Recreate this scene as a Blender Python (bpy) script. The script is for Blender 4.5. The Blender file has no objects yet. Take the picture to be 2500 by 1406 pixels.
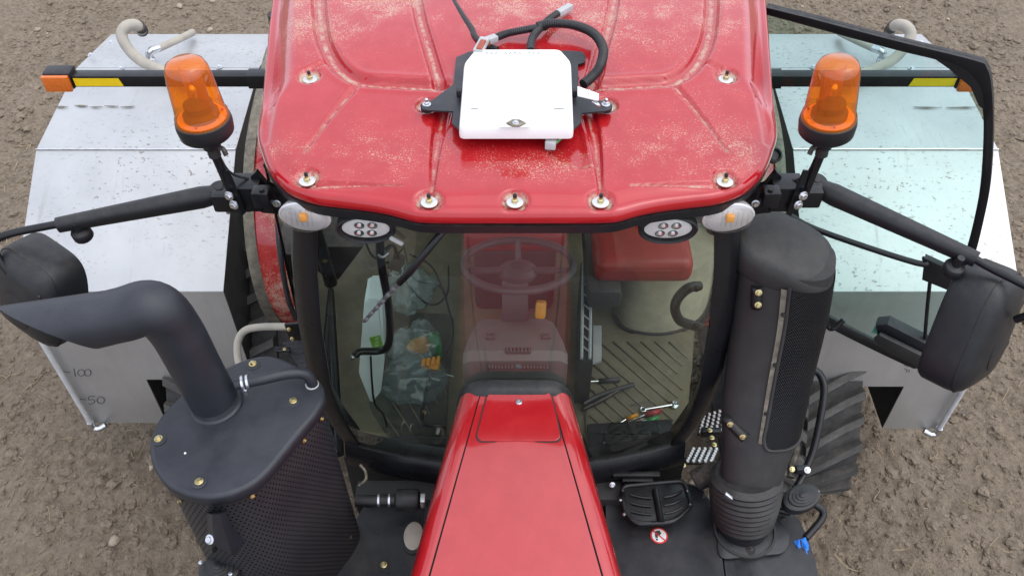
import bpy, bmesh, math, random
import numpy as np
from mathutils import Vector, Matrix, Euler, noise as mnoise
R = math.radians
random.seed(7); rng = np.random.default_rng(7)

# ------------------------------------------------------------------ camera, world, sun, exposure
scene = bpy.context.scene
FPX, PITCH = 2150.0, R(46.4)
CAM = Vector((-0.013, 0.0, 4.98))
cd = bpy.data.cameras.new('camera'); cam = bpy.data.objects.new('camera', cd)
scene.collection.objects.link(cam); scene.camera = cam
cam.location = CAM; cam.rotation_euler = (math.pi/2 - PITCH, 0, 0)
cd.sensor_width = 36.0; cd.lens = 36.0*FPX/2500.0; cd.clip_start = 0.05; cd.clip_end = 600

SUN_EL, SUN_AZ = R(62), R(110)      # veiled high sun, to the right
world = bpy.data.worlds.new('World'); scene.world = world; world.use_nodes = True
wn = world.node_tree.nodes; wl = world.node_tree.links; wn.clear()
sky = wn.new('ShaderNodeTexSky'); sky.sky_type = 'NISHITA'; sky.sun_disc = False
sky.sun_elevation = SUN_EL; sky.sun_rotation = SUN_AZ
sky.air_density = 1.0; sky.dust_density = 6.0; sky.ozone_density = 1.0
hsv = wn.new('ShaderNodeHueSaturation'); hsv.inputs['Saturation'].default_value = 0.32
mixw = wn.new('ShaderNodeMix'); mixw.data_type = 'RGBA'; mixw.inputs['Factor'].default_value = 0.62
mixw.inputs['B'].default_value = (9.2, 10.0, 11.7, 1)       # even overcast layer over the sky texture
bg = wn.new('ShaderNodeBackground'); bg.inputs['Strength'].default_value = 0.10
wo = wn.new('ShaderNodeOutputWorld')
wl.new(sky.outputs[0], hsv.inputs['Color']); wl.new(hsv.outputs[0], mixw.inputs['A'])
wl.new(mixw.outputs['Result'], bg.inputs['Color']); wl.new(bg.outputs[0], wo.inputs['Surface'])
sd = bpy.data.lights.new('sun', 'SUN'); sd.energy = 0.5; sd.angle = R(90); sd.color = (1, 0.97, 0.92)
sun = bpy.data.objects.new('sun', sd); scene.collection.objects.link(sun)
sdir = Vector((math.sin(SUN_AZ)*math.cos(SUN_EL), math.cos(SUN_AZ)*math.cos(SUN_EL), math.sin(SUN_EL)))
sun.rotation_euler = sdir.to_track_quat('Z', 'Y').to_euler(); sun.location = (0, 0, 12)
scene.view_settings.view_transform = 'Standard'; scene.view_settings.look = 'None'
scene.view_settings.exposure = 0.90; scene.view_settings.gamma = 1.0
try: scene.view_settings.use_curve_mapping = False
except Exception: pass

# ------------------------------------------------------------------ pixel -> point (a pixel is a direction, a plane gives the distance)
AX = Vector((0, math.cos(PITCH), -math.sin(PITCH))); UP = Vector((0, math.sin(PITCH), math.cos(PITCH)))
def ray(px, py): return AX + Vector((1, 0, 0))*((px-1250)/FPX) + UP*((703-py)/FPX)
def Pz(px, py, z): r = ray(px, py); return CAM + r*((z-CAM.z)/r.z)
def Py(px, py, y): r = ray(px, py); return CAM + r*((y-CAM.y)/r.y)
def Px(px, py, x): r = ray(px, py); return CAM + r*((x-CAM.x)/r.x)
def Pp(px, py, p0, n): r = ray(px, py); return CAM + r*((p0-CAM).dot(n)/r.dot(n))
def Zs(pts, z): return [Pz(a, b, z) for a, b in pts]
def Ys(pts, y): return [Py(a, b, y) for a, b in pts]

# ------------------------------------------------------------------ materials
MAT = {}
def nodes_of(name):
    m = bpy.data.materials.new(name); m.use_nodes = True
    nt = m.node_tree; nt.nodes.clear()
    out = nt.nodes.new('ShaderNodeOutputMaterial'); MAT[name] = m
    return m, nt, nt.nodes, nt.links, out
def ramp(N, L, src, a, b, ca=(0,0,0,1), cb=(1,1,1,1)):
    r = N.new('ShaderNodeValToRGB'); r.color_ramp.elements[0].position = a; r.color_ramp.elements[1].position = b
    r.color_ramp.elements[0].color = ca; r.color_ramp.elements[1].color = cb
    L.new(src, r.inputs[0]); return r.outputs[0]
def noise(N, L, co, scale, detail=4, rough=.55, w=None):
    n = N.new('ShaderNodeTexNoise'); n.inputs['Scale'].default_value = scale; n.inputs['Detail'].default_value = detail
    n.inputs['Roughness'].default_value = rough; L.new(co, n.inputs['Vector']); return n.outputs['Fac']
def math_(N, L, op, a, b, clamp=False):
    m = N.new('ShaderNodeMath'); m.operation = op; m.use_clamp = clamp
    for i, v in enumerate((a, b)):
        if isinstance(v, (int, float)): m.inputs[i].default_value = v
        else: L.new(v, m.inputs[i])
    return m.outputs[0]
def mixc(N, L, f, a, b):
    m = N.new('ShaderNodeMix'); m.data_type = 'RGBA'
    if isinstance(f, (int, float)): m.inputs['Factor'].default_value = f
    else: L.new(f, m.inputs['Factor'])
    for k, v in (('A', a), ('B', b)):
        if isinstance(v, tuple): m.inputs[k].default_value = v if len(v) == 4 else (*v, 1)
        else: L.new(v, m.inputs[k])
    return m.outputs['Result']
def mk(name, col, rough=.5, metal=0, coat=0, var=.12, vs=14, bump=0, bs=250, dust=0, dcol=(.30,.25,.18), ds=30, dthr=.52, spec=.5, world_co=False):
    m, nt, N, L, out = nodes_of(name)
    b = N.new('ShaderNodeBsdfPrincipled'); tc = N.new('ShaderNodeTexCoord')
    co = tc.outputs['Object']
    if world_co:
        g0 = N.new('ShaderNodeNewGeometry'); co = g0.outputs['Position']
    n1 = noise(N, L, co, vs, 5)
    c0 = tuple(c*(1-var) for c in col); c1 = tuple(min(1, c*(1+var)) for c in col)
    cc = mixc(N, L, ramp(N, L, n1, .3, .7), c0, c1)
    rr = math_(N, L, 'ADD', math_(N, L, 'MULTIPLY', math_(N, L, 'SUBTRACT', n1, .5), .25), rough, True)
    if dust > 0:
        g = N.new('ShaderNodeNewGeometry'); sx = N.new('ShaderNodeSeparateXYZ'); L.new(g.outputs['Normal'], sx.inputs[0])
        up = math_(N, L, 'MULTIPLY', ramp(N, L, sx.outputs['Z'], .05, .85), dust)
        dm = ramp(N, L, noise(N, L, co, ds, 8, .7), dthr-.14, dthr+.16)
        f = math_(N, L, 'MULTIPLY', up, dm, True)
        cc = mixc(N, L, f, cc, dcol); rr = math_(N, L, 'ADD', rr, math_(N, L, 'MULTIPLY', f, .4), True)
    L.new(cc, b.inputs['Base Color']); L.new(rr, b.inputs['Roughness'])
    b.inputs['Metallic'].default_value = metal; b.inputs['Coat Weight'].default_value = coat
    b.inputs['Coat Roughness'].default_value = .06; b.inputs['Specular IOR Level'].default_value = spec
    if bump > 0:
        bp = N.new('ShaderNodeBump'); bp.inputs['Strength'].default_value = bump; bp.inputs['Distance'].default_value = .002
        L.new(noise(N, L, co, bs, 3), bp.inputs['Height']); L.new(bp.outputs[0], b.inputs['Normal'])
    L.new(b.outputs[0], out.inputs[0]); return m

mk('black_plastic', (.011,.012,.015), .42, bump=.25, bs=500, dust=.08, ds=22, spec=.4)
mk('black_paint', (.007,.0075,.010), .30, bump=.1, bs=300, dust=.04, ds=18, spec=.35)
mk('satin_black', (.016,.018,.025), .48, bump=.2, bs=650, dust=.07, dcol=(.20,.20,.20), ds=7)
mk('grey_plastic', (.020,.0195,.020), .55, bump=.45, bs=420, dust=.16, ds=12, dcol=(.2,.18,.15))
mk('cowl_plastic', (.013,.014,.018), .42, bump=.3, bs=380, dust=.10, ds=10, dcol=(.22,.2,.18))
mk('wiper_grey', (.10,.095,.10), .5)
mk('rubber', (.018,.018,.018), .75, bump=.3, bs=160, dust=.5, ds=24)
mk('seal_rubber', (.006,.006,.008), .5, dust=.10)
mk('dusty_rubber', (.13,.115,.09), .8, var=.45, vs=26, bump=.4, bs=120, dust=.6, dcol=(.42,.36,.26))
mk('track_rubber', (.022,.022,.023), .8, var=.4, vs=9, bump=.6, bs=90, dust=.25, dcol=(.26,.235,.20), ds=10, dthr=.5)
mk('lug_rubber', (.055,.053,.051), .8, var=.4, vs=12, bump=.6, bs=90, dust=.45, dcol=(.22,.20,.175), ds=9, dthr=.48)
mk('zinc_yellow', (.55,.46,.24), .3, metal=1, var=.2, vs=60)
mk('zinc', (.62,.63,.66), .3, metal=1, var=.2, vs=50)
mk('washer_white', (.62,.63,.62), .35, metal=.6, var=.12, vs=60)
mk('chrome', (.85,.85,.86), .12, metal=1, var=.05)
mk('white_plastic', (.82,.83,.83), .35, var=.02, vs=8)
mk('connector_grey', (.42,.43,.44), .5, dust=.3, ds=60)
mk('connector_red', (.30,.06,.03), .5)
mk('marker_ink', (.04,.04,.045), .7)
mk('faint_ink', (.09,.085,.085), .7)
mk('yellow_reflective', (.82,.56,.01), .35, var=.05)
mk('amber_solid', (.60,.13,.012), .22, coat=.6, var=.18, vs=90, bump=.5, bs=260)
mk('amber_dark', (.10,.03,.008), .45)
mk('amber_bright', (.9,.50,.16), .3)
mk('amber_mirror', (.9,.42,.09), .12, metal=1)
mk('beige_plastic', (.42,.385,.28), .62, var=.14, bump=.25, bs=260, dust=.4, dcol=(.30,.25,.17), ds=16)
mk('mat_rubber', (.16,.138,.095), .7, var=.2, bump=.25, bs=160, dust=.5, dcol=(.27,.22,.14), ds=9)
mk('mat_shaded', (.07,.068,.055), .7, var=.3, bump=.25, bs=160, dust=.3, dcol=(.15,.13,.10), ds=7)  # mat for the left floor, with the shade there put into its colour
mk('dash_plastic', (.19,.17,.165), .55, var=.07, bump=.2, bs=420)
mk('dash_dark', (.05,.045,.045), .5)
mk('wheel_plastic', (.085,.07,.078), .45)
mk('seat_red', (.33,.028,.025), .42, var=.14, vs=10, bump=.2, bs=300)
mk('orange_plastic', (.75,.30,.02), .4)
mk('green_plastic', (.05,.30,.09), .4)
mk('label_green', (.20,.46,.04), .5)
mk('red_handle', (.4,.03,.03), .4)
mk('blue_cloth', (.012,.16,.62), .6, var=.25, vs=40, bump=.4, bs=120)
mk('teal_sticker', (.10,.42,.33), .5)
mk('jug_white', (.80,.88,.88), .35, var=.05)
mk('sign_red', (.55,.03,.03), .45); mk('sign_white', (.72,.72,.7), .45)
mk('aluminium', (.62,.62,.63), .35, metal=1, var=.15, vs=40)
mk('lamp_grey', (.66,.64,.64), .3, metal=.5, var=.06)
mk('dark_metal', (.05,.045,.045), .4, metal=.7, dust=.3)
mk('grey_pipe', (.36,.33,.29), .6, var=.2, dust=.75, dcol=(.40,.36,.29), ds=12, dthr=.4)
mk('inner_dark', (.02,.02,.02), .7)
mk('tank_inner_shade', (.035,.034,.032), .6, var=.45, vs=16, dust=.4, ds=14)  # inward tank walls, their shade painted in as a dark tone
mk('clear_tube', (.52,.52,.53), .4, var=.1)
mk('straw', (.34,.26,.155), .8, var=.35, vs=3, world_co=True)
mk('pebble', (.34,.28,.21), .8, var=.35, vs=7, bump=.4, bs=120, world_co=True)

def red_paint(name, attr=False, dust=.5, grain=.72, filmk=.12):
    m, nt, N, L, out = nodes_of(name)
    b = N.new('ShaderNodeBsdfPrincipled'); tc = N.new('ShaderNodeTexCoord'); co = tc.outputs['Object']
    big = ramp(N, L, noise(N, L, co, 2.6, 3), .34, .68)
    med = ramp(N, L, noise(N, L, co, 11, 5, .65), .38, .66)
    fine = noise(N, L, co, 210, 3, .62)
    dens = math_(N, L, 'MULTIPLY', math_(N, L, 'ADD', math_(N, L, 'MULTIPLY', big, .6), math_(N, L, 'MULTIPLY', med, .5)), dust)
    if attr:
        at = N.new('ShaderNodeAttribute'); at.attribute_name = 'dirt'
        zone = N.new('ShaderNodeAttribute'); zone.attribute_name = 'zone'
        dens = math_(N, L, 'MULTIPLY', dens, zone.outputs['Fac'])
    # speckle: where dust is dense the threshold of the fine grain falls
    thr = math_(N, L, 'SUBTRACT', .715, math_(N, L, 'MULTIPLY', dens, .25))
    f = math_(N, L, 'MULTIPLY', math_(N, L, 'SUBTRACT', fine, thr), 14, True)
    f = math_(N, L, 'MULTIPLY', f, grain)
    film = math_(N, L, 'MULTIPLY', math_(N, L, 'MULTIPLY', dens, noise(N, L, co, 30, 6, .7)), filmk)
    f = math_(N, L, 'MAXIMUM', f, film)
    if attr:
        gr = math_(N, L, 'MULTIPLY', at.outputs['Fac'], math_(N, L, 'MULTIPLY', ramp(N, L, noise(N, L, co, 34, 7, .75), .42, .58), .85), True)
        f = math_(N, L, 'MAXIMUM', f, gr)
    cc = mixc(N, L, f, mixc(N, L, med, (.36,.003,.008), (.40,.0038,.010)), (.50,.415,.315))
    L.new(cc, b.inputs['Base Color'])
    L.new(math_(N, L, 'ADD', .22, math_(N, L, 'MULTIPLY', f, .6), True), b.inputs['Roughness'])
    L.new(math_(N, L, 'SUBTRACT', 1.0, f, True), b.inputs['Coat Weight'])
    b.inputs['Coat Roughness'].default_value = .05; b.inputs['Coat IOR'].default_value = 1.5
    b.inputs['Specular IOR Level'].default_value = .3
    bp = N.new('ShaderNodeBump'); bp.inputs['Strength'].default_value = .10; bp.inputs['Distance'].default_value = .002
    L.new(noise(N, L, co, 7, 2), bp.inputs['Height']); L.new(bp.outputs[0], b.inputs['Coat Normal'])
    L.new(b.outputs[0], out.inputs[0]); return m
red_paint('roof_red', True, 1.0); red_paint('hood_red', False, .42, .0, .10); red_paint('fender_red', False, 1.5)

def schlick(N, L, gain=1.0):
    g = N.new('ShaderNodeNewGeometry'); d = N.new('ShaderNodeVectorMath'); d.operation = 'DOT_PRODUCT'
    L.new(g.outputs['Normal'], d.inputs[0]); L.new(g.outputs['Incoming'], d.inputs[1])
    c = math_(N, L, 'SUBTRACT', 1.0, math_(N, L, 'ABSOLUTE', d.outputs['Value'], 0), True)
    return math_(N, L, 'MULTIPLY', math_(N, L, 'ADD', .04, math_(N, L, 'MULTIPLY', math_(N, L, 'POWER', c, 5), .96)), gain, True)
def glass(name, tint, dirt=.05, spec=1.5):
    m, nt, N, L, out = nodes_of(name)
    tr = N.new('ShaderNodeBsdfTransparent'); tr.inputs[0].default_value = (*tint, 1)
    gl = N.new('ShaderNodeBsdfGlossy'); gl.inputs['Roughness'].default_value = .01
    mx = N.new('ShaderNodeMixShader')
    L.new(schlick(N, L, spec), mx.inputs[0]); L.new(tr.outputs[0], mx.inputs[1]); L.new(gl.outputs[0], mx.inputs[2])
    g = N.new('ShaderNodeNewGeometry')
    df = N.new('ShaderNodeBsdfDiffuse'); df.inputs[0].default_value = (.38,.34,.27,1)
    big = ramp(N, L, noise(N, L, g.outputs['Position'], 5, 5, .6), .35, .75)
    sp = ramp(N, L, noise(N, L, g.outputs['Position'], 130, 2), .70, .76)
    d = math_(N, L, 'MULTIPLY', math_(N, L, 'ADD', big, math_(N, L, 'MULTIPLY', sp, 3.0)), dirt, True)
    m2 = N.new('ShaderNodeMixShader'); L.new(d, m2.inputs[0]); L.new(mx.outputs[0], m2.inputs[1]); L.new(df.outputs[0], m2.inputs[2])
    L.new(m2.outputs[0], out.inputs[0]); return m
glass('cab_glass', (.75,.82,.77), .020, 2.5); glass('door_glass', (.83,.935,.915), .012, 1.0); glass('clear_lens', (.93,.93,.93), .008, 1.0)
def lens(name, tint, diff, df_amt):
    m, nt, N, L, out = nodes_of(name)
    tr = N.new('ShaderNodeBsdfTransparent'); tr.inputs[0].default_value = (*tint, 1)
    tl = N.new('ShaderNodeBsdfDiffuse'); tl.inputs[0].default_value = (*diff, 1)
    m1 = N.new('ShaderNodeMixShader'); m1.inputs[0].default_value = df_amt
    L.new(tr.outputs[0], m1.inputs[1]); L.new(tl.outputs[0], m1.inputs[2])
    gl = N.new('ShaderNodeBsdfGlossy'); gl.inputs['Roughness'].default_value = .08
    m2 = N.new('ShaderNodeMixShader'); L.new(schlick(N, L, 1.6), m2.inputs[0]); L.new(m1.outputs[0], m2.inputs[1]); L.new(gl.outputs[0], m2.inputs[2])
    L.new(m2.outputs[0], out.inputs[0]); return m
lens('amber_lens', (1,.52,.05), (1,.25,.012), .24)
lens('bag_film', (.80,.86,.86), (.5,.60,.60), .16)

def tank_metal():
    m, nt, N, L, out = nodes_of('tank_metal')
    b = N.new('ShaderNodeBsdfPrincipled'); g = N.new('ShaderNodeNewGeometry'); co = g.outputs['Position']
    mp = N.new('ShaderNodeMapping'); mp.inputs['Scale'].default_value = (1, 1.7, 1); L.new(co, mp.inputs[0])
    n1 = noise(N, L, co, 3.0, 6, .6); n2 = noise(N, L, mp.outputs[0], 36, 5, .62); n3 = noise(N, L, co, 1.1, 3)
    spots = math_(N, L, 'MULTIPLY', ramp(N, L, n2, .60, .64), ramp(N, L, n3, .36, .60))
    runs_m = N.new('ShaderNodeMapping'); runs_m.inputs['Scale'].default_value = (9, 1.0, 1.0); L.new(co, runs_m.inputs[0])
    runs = math_(N, L, 'MULTIPLY', ramp(N, L, noise(N, L, runs_m.outputs[0], 2.2, 6, .65), .60, .78), .38)
    sxn = N.new('ShaderNodeSeparateXYZ'); L.new(g.outputs['Normal'], sxn.inputs[0])
    upf = ramp(N, L, sxn.outputs['Z'], .2, .6)
    stm = N.new('ShaderNodeMapping'); stm.inputs['Scale'].default_value = (7, 1, .5); L.new(co, stm.inputs[0])
    stain = math_(N, L, 'MULTIPLY', ramp(N, L, noise(N, L, stm.outputs[0], 2.0, 5, .6), .45, .75), math_(N, L, 'SUBTRACT', .6, math_(N, L, 'MULTIPLY', upf, .6)))
    f = math_(N, L, 'MULTIPLY', math_(N, L, 'MAXIMUM', math_(N, L, 'MULTIPLY', spots, .95), runs), upf)
    f = math_(N, L, 'MAXIMUM', f, math_(N, L, 'MULTIPLY', stain, .30))
    base = mixc(N, L, ramp(N, L, n1, .3, .7), (.44,.44,.44), (.54,.54,.535))
    cc = mixc(N, L, f, base, (.20,.165,.13))
    L.new(cc, b.inputs['Base Color']); L.new(math_(N, L, 'SUBTRACT', .66, math_(N, L, 'MULTIPLY', f, .6), True), b.inputs['Metallic'])
    L.new(math_(N, L, 'ADD', .36, math_(N, L, 'MULTIPLY', n1, .2)), b.inputs['Roughness'])
    bp = N.new('ShaderNodeBump'); bp.inputs['Strength'].default_value = .12; bp.inputs['Distance'].default_value = .01
    L.new(noise(N, L, co, 5, 3), bp.inputs['Height']); L.new(bp.outputs[0], b.inputs['Normal'])
    L.new(b.outputs[0], out.inputs[0])
tank_metal()

def perforated(name, sx, sy, rad, col, dust=.15):
    """staggered oval punched holes laid out in the sheet's own UV (metres)"""
    m, nt, N, L, out = nodes_of(name)
    b = N.new('ShaderNodeBsdfPrincipled'); uv = N.new('ShaderNodeUVMap')
    s = N.new('ShaderNodeSeparateXYZ'); L.new(uv.outputs[0], s.inputs[0])
    v = math_(N, L, 'DIVIDE', s.outputs['Y'], sy); row = math_(N, L, 'FLOOR', v, 0)
    odd = math_(N, L, 'MULTIPLY', math_(N, L, 'MODULO', math_(N, L, 'ABSOLUTE', row, 0), 2), .5)
    u = math_(N, L, 'ADD', math_(N, L, 'DIVIDE', s.outputs['X'], sx), odd)
    fu = math_(N, L, 'MULTIPLY', math_(N, L, 'SUBTRACT', math_(N, L, 'FRACT', u, 0), .5), sx/rad)
    fv = math_(N, L, 'MULTIPLY', math_(N, L, 'SUBTRACT', math_(N, L, 'FRACT', v, 0), .5), sy/rad*.8)
    d2 = math_(N, L, 'ADD', math_(N, L, 'MULTIPLY', fu, fu), math_(N, L, 'MULTIPLY', fv, fv))
    hole = ramp(N, L, d2, .85, 1.05, (1,1,1,1), (0,0,0,1))
    tc = N.new('ShaderNodeTexCoord')
    n = ramp(N, L, noise(N, L, tc.outputs['Object'], 6, 5), .3, .75)
    cc = mixc(N, L, math_(N, L, 'MULTIPLY', n, dust), col, (.2,.18,.16))
    L.new(mixc(N, L, hole, cc, (.001,.001,.001)), b.inputs['Base Color'])
    b.inputs['Roughness'].default_value = .45
    L.new(math_(N, L, 'SUBTRACT', .5, math_(N, L, 'MULTIPLY', hole, .5)), b.inputs['Specular IOR Level'])
    bp = N.new('ShaderNodeBump'); bp.inputs['Strength'].default_value = .7; bp.inputs['Distance'].default_value = .004; bp.invert = True
    L.new(hole, bp.inputs['Height']); L.new(bp.outputs[0], b.inputs['Normal'])
    L.new(b.outputs[0], out.inputs[0]); return m
perforated('perforated_black', .0185, .0165, .0031, (.019,.020,.025), .08)
perforated('grille_black', .006, .006, .0022, (.012,.013,.017), .05)

def soil(name, k=1.0):
    m, nt, N, L, out = nodes_of(name)
    b = N.new('ShaderNodeBsdfPrincipled'); g = N.new('ShaderNodeNewGeometry'); co = g.outputs['Position']
    n1 = noise(N, L, co, 1.3, 4); n2 = noise(N, L, co, 22, 8, .68); n3 = noise(N, L, co, 85, 4, .6)
    c1 = mixc(N, L, ramp(N, L, n2, .32, .70), (.14*k,.110*k,.080*k), (.30*k,.240*k,.180*k))
    c2 = mixc(N, L, ramp(N, L, n1, .35, .68), c1, (.205*k,.146*k,.100*k)) if False else c1
    c3 = mixc(N, L, math_(N, L, 'MULTIPLY', ramp(N, L, n1, .4, .7), .45), c2, (.275*k,.220*k,.166*k))
    cc = mixc(N, L, ramp(N, L, n3, .66, .74), c3, (.40*k,.325*k,.245*k))
    L.new(cc, b.inputs['Base Color']); b.inputs['Roughness'].default_value = .95; b.inputs['Specular IOR Level'].default_value = .15
    bp = N.new('ShaderNodeBump'); bp.inputs['Strength'].default_value = 1.0; bp.inputs['Distance'].default_value = .03
    L.new(math_(N, L, 'ADD', n2, math_(N, L, 'MULTIPLY', n3, .45)), bp.inputs['Height']); L.new(bp.outputs[0], b.inputs['Normal'])
    L.new(b.outputs[0], out.inputs[0])
soil('soil'); soil('clod_soil', 1.08)

# ------------------------------------------------------------------ mesh helpers
COL = scene.collection
WLOC = {}
def link(o, parent, loc):
    COL.objects.link(o); o.location = loc; WLOC[o.name] = Vector(loc)
    if parent is not None:
        o.parent = parent; o.matrix_parent_inverse = Matrix.Translation(-WLOC[parent.name])
        # parents never carry rotation, so a plain translation is their full transform
        o.location = Vector(loc)
    return o
def tag(o, label, cat, group=None, kind=None):
    if label: o['label'] = label
    if cat: o['category'] = cat
    if group: o['group'] = group
    if kind: o['kind'] = kind
    return o
def thing(name, loc, label, cat, group=None):
    o = bpy.data.objects.new(name, None); o.empty_display_size = .2
    link(o, None, Vector(loc)); return tag(o, label, cat, group)
class MB:
    """collects geometry of ONE object"""
    def __init__(s): s.v = []; s.f = []; s.sm = []; s.uv = {}
    def add(s, verts, faces, smooth=True):
        o = len(s.v); s.v += [Vector(v) for v in verts]
        for f in faces: s.f.append(tuple(i+o for i in f)); s.sm.append(smooth)
        return o
    def bm(s, bm, smooth=False):
        bm.verts.index_update(); s.add([v.co.copy() for v in bm.verts], [[v.index for v in f.verts] for f in bm.faces], smooth); bm.free()
    def build(s, name, mat, parent=None, sharp=None, recalc=True):
        me = bpy.data.meshes.new(name)
        c = sum(s.v, Vector())/max(1, len(s.v))
        me.from_pydata([tuple(v-c) for v in s.v], [], s.f); me.update()
        me.polygons.foreach_set('use_smooth', s.sm)
        if recalc:
            b = bmesh.new(); b.from_mesh(me); bmesh.ops.recalc_face_normals(b, faces=b.faces); b.to_mesh(me); b.free()
        if sharp: me.set_sharp_from_angle(angle=R(sharp))
        me.materials.append(MAT[mat]); o = bpy.data.objects.new(name, me)
        return link(o, parent, c)
    # --- shapes
    def box(s, c, size, rot=None, bev=.004, seg=2):
        bm = bmesh.new(); bmesh.ops.create_cube(bm, size=1)
        for v in bm.verts: v.co = Vector((v.co.x*size[0], v.co.y*size[1], v.co.z*size[2]))
        if bev > 0: bmesh.ops.bevel(bm, geom=bm.edges[:], offset=min(bev, min(size)*.45), segments=seg, affect='EDGES', profile=.6)
        M_ = Matrix.Translation(c) @ (rot.to_matrix().to_4x4() if isinstance(rot, Euler) else (rot.to_4x4() if rot is not None else Matrix()))
        bm.transform(M_); s.bm(bm, True); return s
    def plate(s, pts, vec, bev=0, seg=2):
        """closed polygon pts extruded by vec"""
        bm = bmesh.new(); vec = Vector(vec)
        a = [bm.verts.new(p) for p in pts]; b = [bm.verts.new(Vector(p)+vec) for p in pts]; n = len(pts)
        fa = bm.faces.new(a); fb = bm.faces.new(b[::-1])
        for i in range(n): bm.faces.new((a[i], b[i], b[(i+1) % n], a[(i+1) % n]))
        if bev > 0:
            ed = list(set(fa.edges[:] + fb.edges[:])); bmesh.ops.bevel(bm, geom=ed, offset=bev, segments=seg, affect='EDGES', profile=.6)
        s.bm(bm, True); return s
    def tube(s, pts, r, seg=12, sm=True, sub=6, caps=True, flat=None):
        pts = [Vector(p) for p in pts]
        rr = r if isinstance(r, (list, tuple)) else [r]*len(pts)
        if sm and len(pts) > 2: pts, rr = spline(pts, rr, sub)
        n = len(pts); T = []
        for i in range(n):
            t = pts[min(i+1, n-1)]-pts[max(i-1, 0)]; T.append(t.normalized())
        ref = Vector((0, 0, 1)) if abs(T[0].z) < .9 else Vector((0, 1, 0))
        N_ = (ref - T[0]*ref.dot(T[0])).normalized(); vs = []; fs = []
        for i in range(n):
            N_ = (N_ - T[i]*N_.dot(T[i])).normalized(); B = T[i].cross(N_)
            for k in range(seg):
                a = 2*math.pi*k/seg; vs.append(pts[i] + (N_*math.cos(a) + B*math.sin(a))*rr[i])
        for i in range(n-1):
            for k in range(seg):
                k2 = (k+1) % seg; fs.append((i*seg+k, i*seg+k2, (i+1)*seg+k2, (i+1)*seg+k))
        o = s.add(vs, fs, True)
        if caps:
            s.f.append(tuple(o+k for k in range(seg))[::-1]); s.sm.append(False)
            s.f.append(tuple(o+(n-1)*seg+k for k in range(seg))); s.sm.append(False)
        return s
    def lathe(s, prof, c, axis=(0, 0, 1), seg=32, xdir=None, sx=1.0, sy=1.0, smooth=True):
        """prof: (radius, height) pairs along axis from c"""
        ax = Vector(axis).normalized(); ref = Vector(xdir) if xdir is not None else (Vector((1, 0, 0)) if abs(ax.x) < .9 else Vector((0, 1, 0)))
        X = (ref-ax*ref.dot(ax)).normalized(); Y = ax.cross(X); c = Vector(c); vs = []; fs = []
        for r, h in prof:
            for k in range(seg):
                a = 2*math.pi*k/seg; vs.append(c + X*(r*sx*math.cos(a)) + Y*(r*sy*math.sin(a)) + ax*h)
        for i in range(len(prof)-1):
            for k in range(seg):
                k2 = (k+1) % seg; fs.append((i*seg+k, i*seg+k2, (i+1)*seg+k2, (i+1)*seg+k))
        o = s.add(vs, fs, smooth)
        s.f.append(tuple(o+k for k in range(seg))[::-1]); s.sm.append(False)
        q = (len(prof)-1)*seg; s.f.append(tuple(o+q+k for k in range(seg))); s.sm.append(False)
        return s
    def loft(s, rings, closed=True, cap=True, smooth=True):
        n = len(rings[0]); o = len(s.v); vs = [p for r in rings for p in r]; fs = []
        for i in range(len(rings)-1):
            for k in range(n if closed else n-1):
                k2 = (k+1) % n; fs.append((i*n+k, i*n+k2, (i+1)*n+k2, (i+1)*n+k))
        o = s.add(vs, fs, smooth)
        if cap and closed:
            s.f.append(tuple(o+k for k in range(n))[::-1]); s.sm.append(False)
            q = (len(rings)-1)*n; s.f.append(tuple(o+q+k for k in range(n))); s.sm.append(False)
        return s
def spline(pts, rr, sub=6):
    P = [pts[0]*2-pts[1]] + pts + [pts[-1]*2-pts[-2]]; out = []; ro = []
    for i in range(1, len(P)-2):
        for k in range(sub):
            t = k/sub; a, b, c, d = P[i-1], P[i], P[i+1], P[i+2]
            out.append(.5*((2*b)+(c-a)*t+(2*a-5*b+4*c-d)*t*t+(3*b-a-3*c+d)*t**3)); ro.append(rr[i-1]*(1-t)+rr[i]*t)
    out.append(pts[-1]); ro.append(rr[-1]); return out, ro
def sp2(pts, sub=6):
    return spline([Vector(p) for p in pts], [1]*len(pts), sub)[0]
def rounded(pts, r, seg=5):
    """round the corners of a closed 3D polygon"""
    out = []; n = len(pts)
    for i in range(n):
        p = Vector(pts[i]); a = (Vector(pts[i-1])-p); b = (Vector(pts[(i+1) % n])-p)
        rr = min(r, a.length*.45, b.length*.45); p0 = p+a.normalized()*rr; p1 = p+b.normalized()*rr
        for k in range(seg+1):
            t = k/seg; out.append(p0*(1-t)**2 + p*2*t*(1-t) + p1*t*t)
    return out
def tubes(name, pts, r, mat, parent, **kw): return MB().tube(pts, r, **kw).build(name, mat, parent, sharp=45)
def rbox(name, c, size, mat, parent, rot=None, bev=.006, seg=2): return MB().box(c, size, rot, bev, seg).build(name, mat, parent, sharp=50)
def plates(name, pts, vec, mat, parent, bev=0, sharp=35): return MB().plate(pts, vec, bev).build(name, mat, parent, sharp=sharp)
def lathes(name, prof, c, mat, parent, axis=(0,0,1), **kw): return MB().lathe(prof, c, axis, **kw).build(name, mat, parent, sharp=40)
def copy_at(src, name, loc, parent, rot=None, scale=None):
    o = src.copy(); o.name = name; o.parent = None; o.matrix_parent_inverse = Matrix(); link(o, parent, loc)
    if rot is not None: o.rotation_euler = rot
    if scale is not None: o.scale = scale
    return o
PROTO = {}
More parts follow.
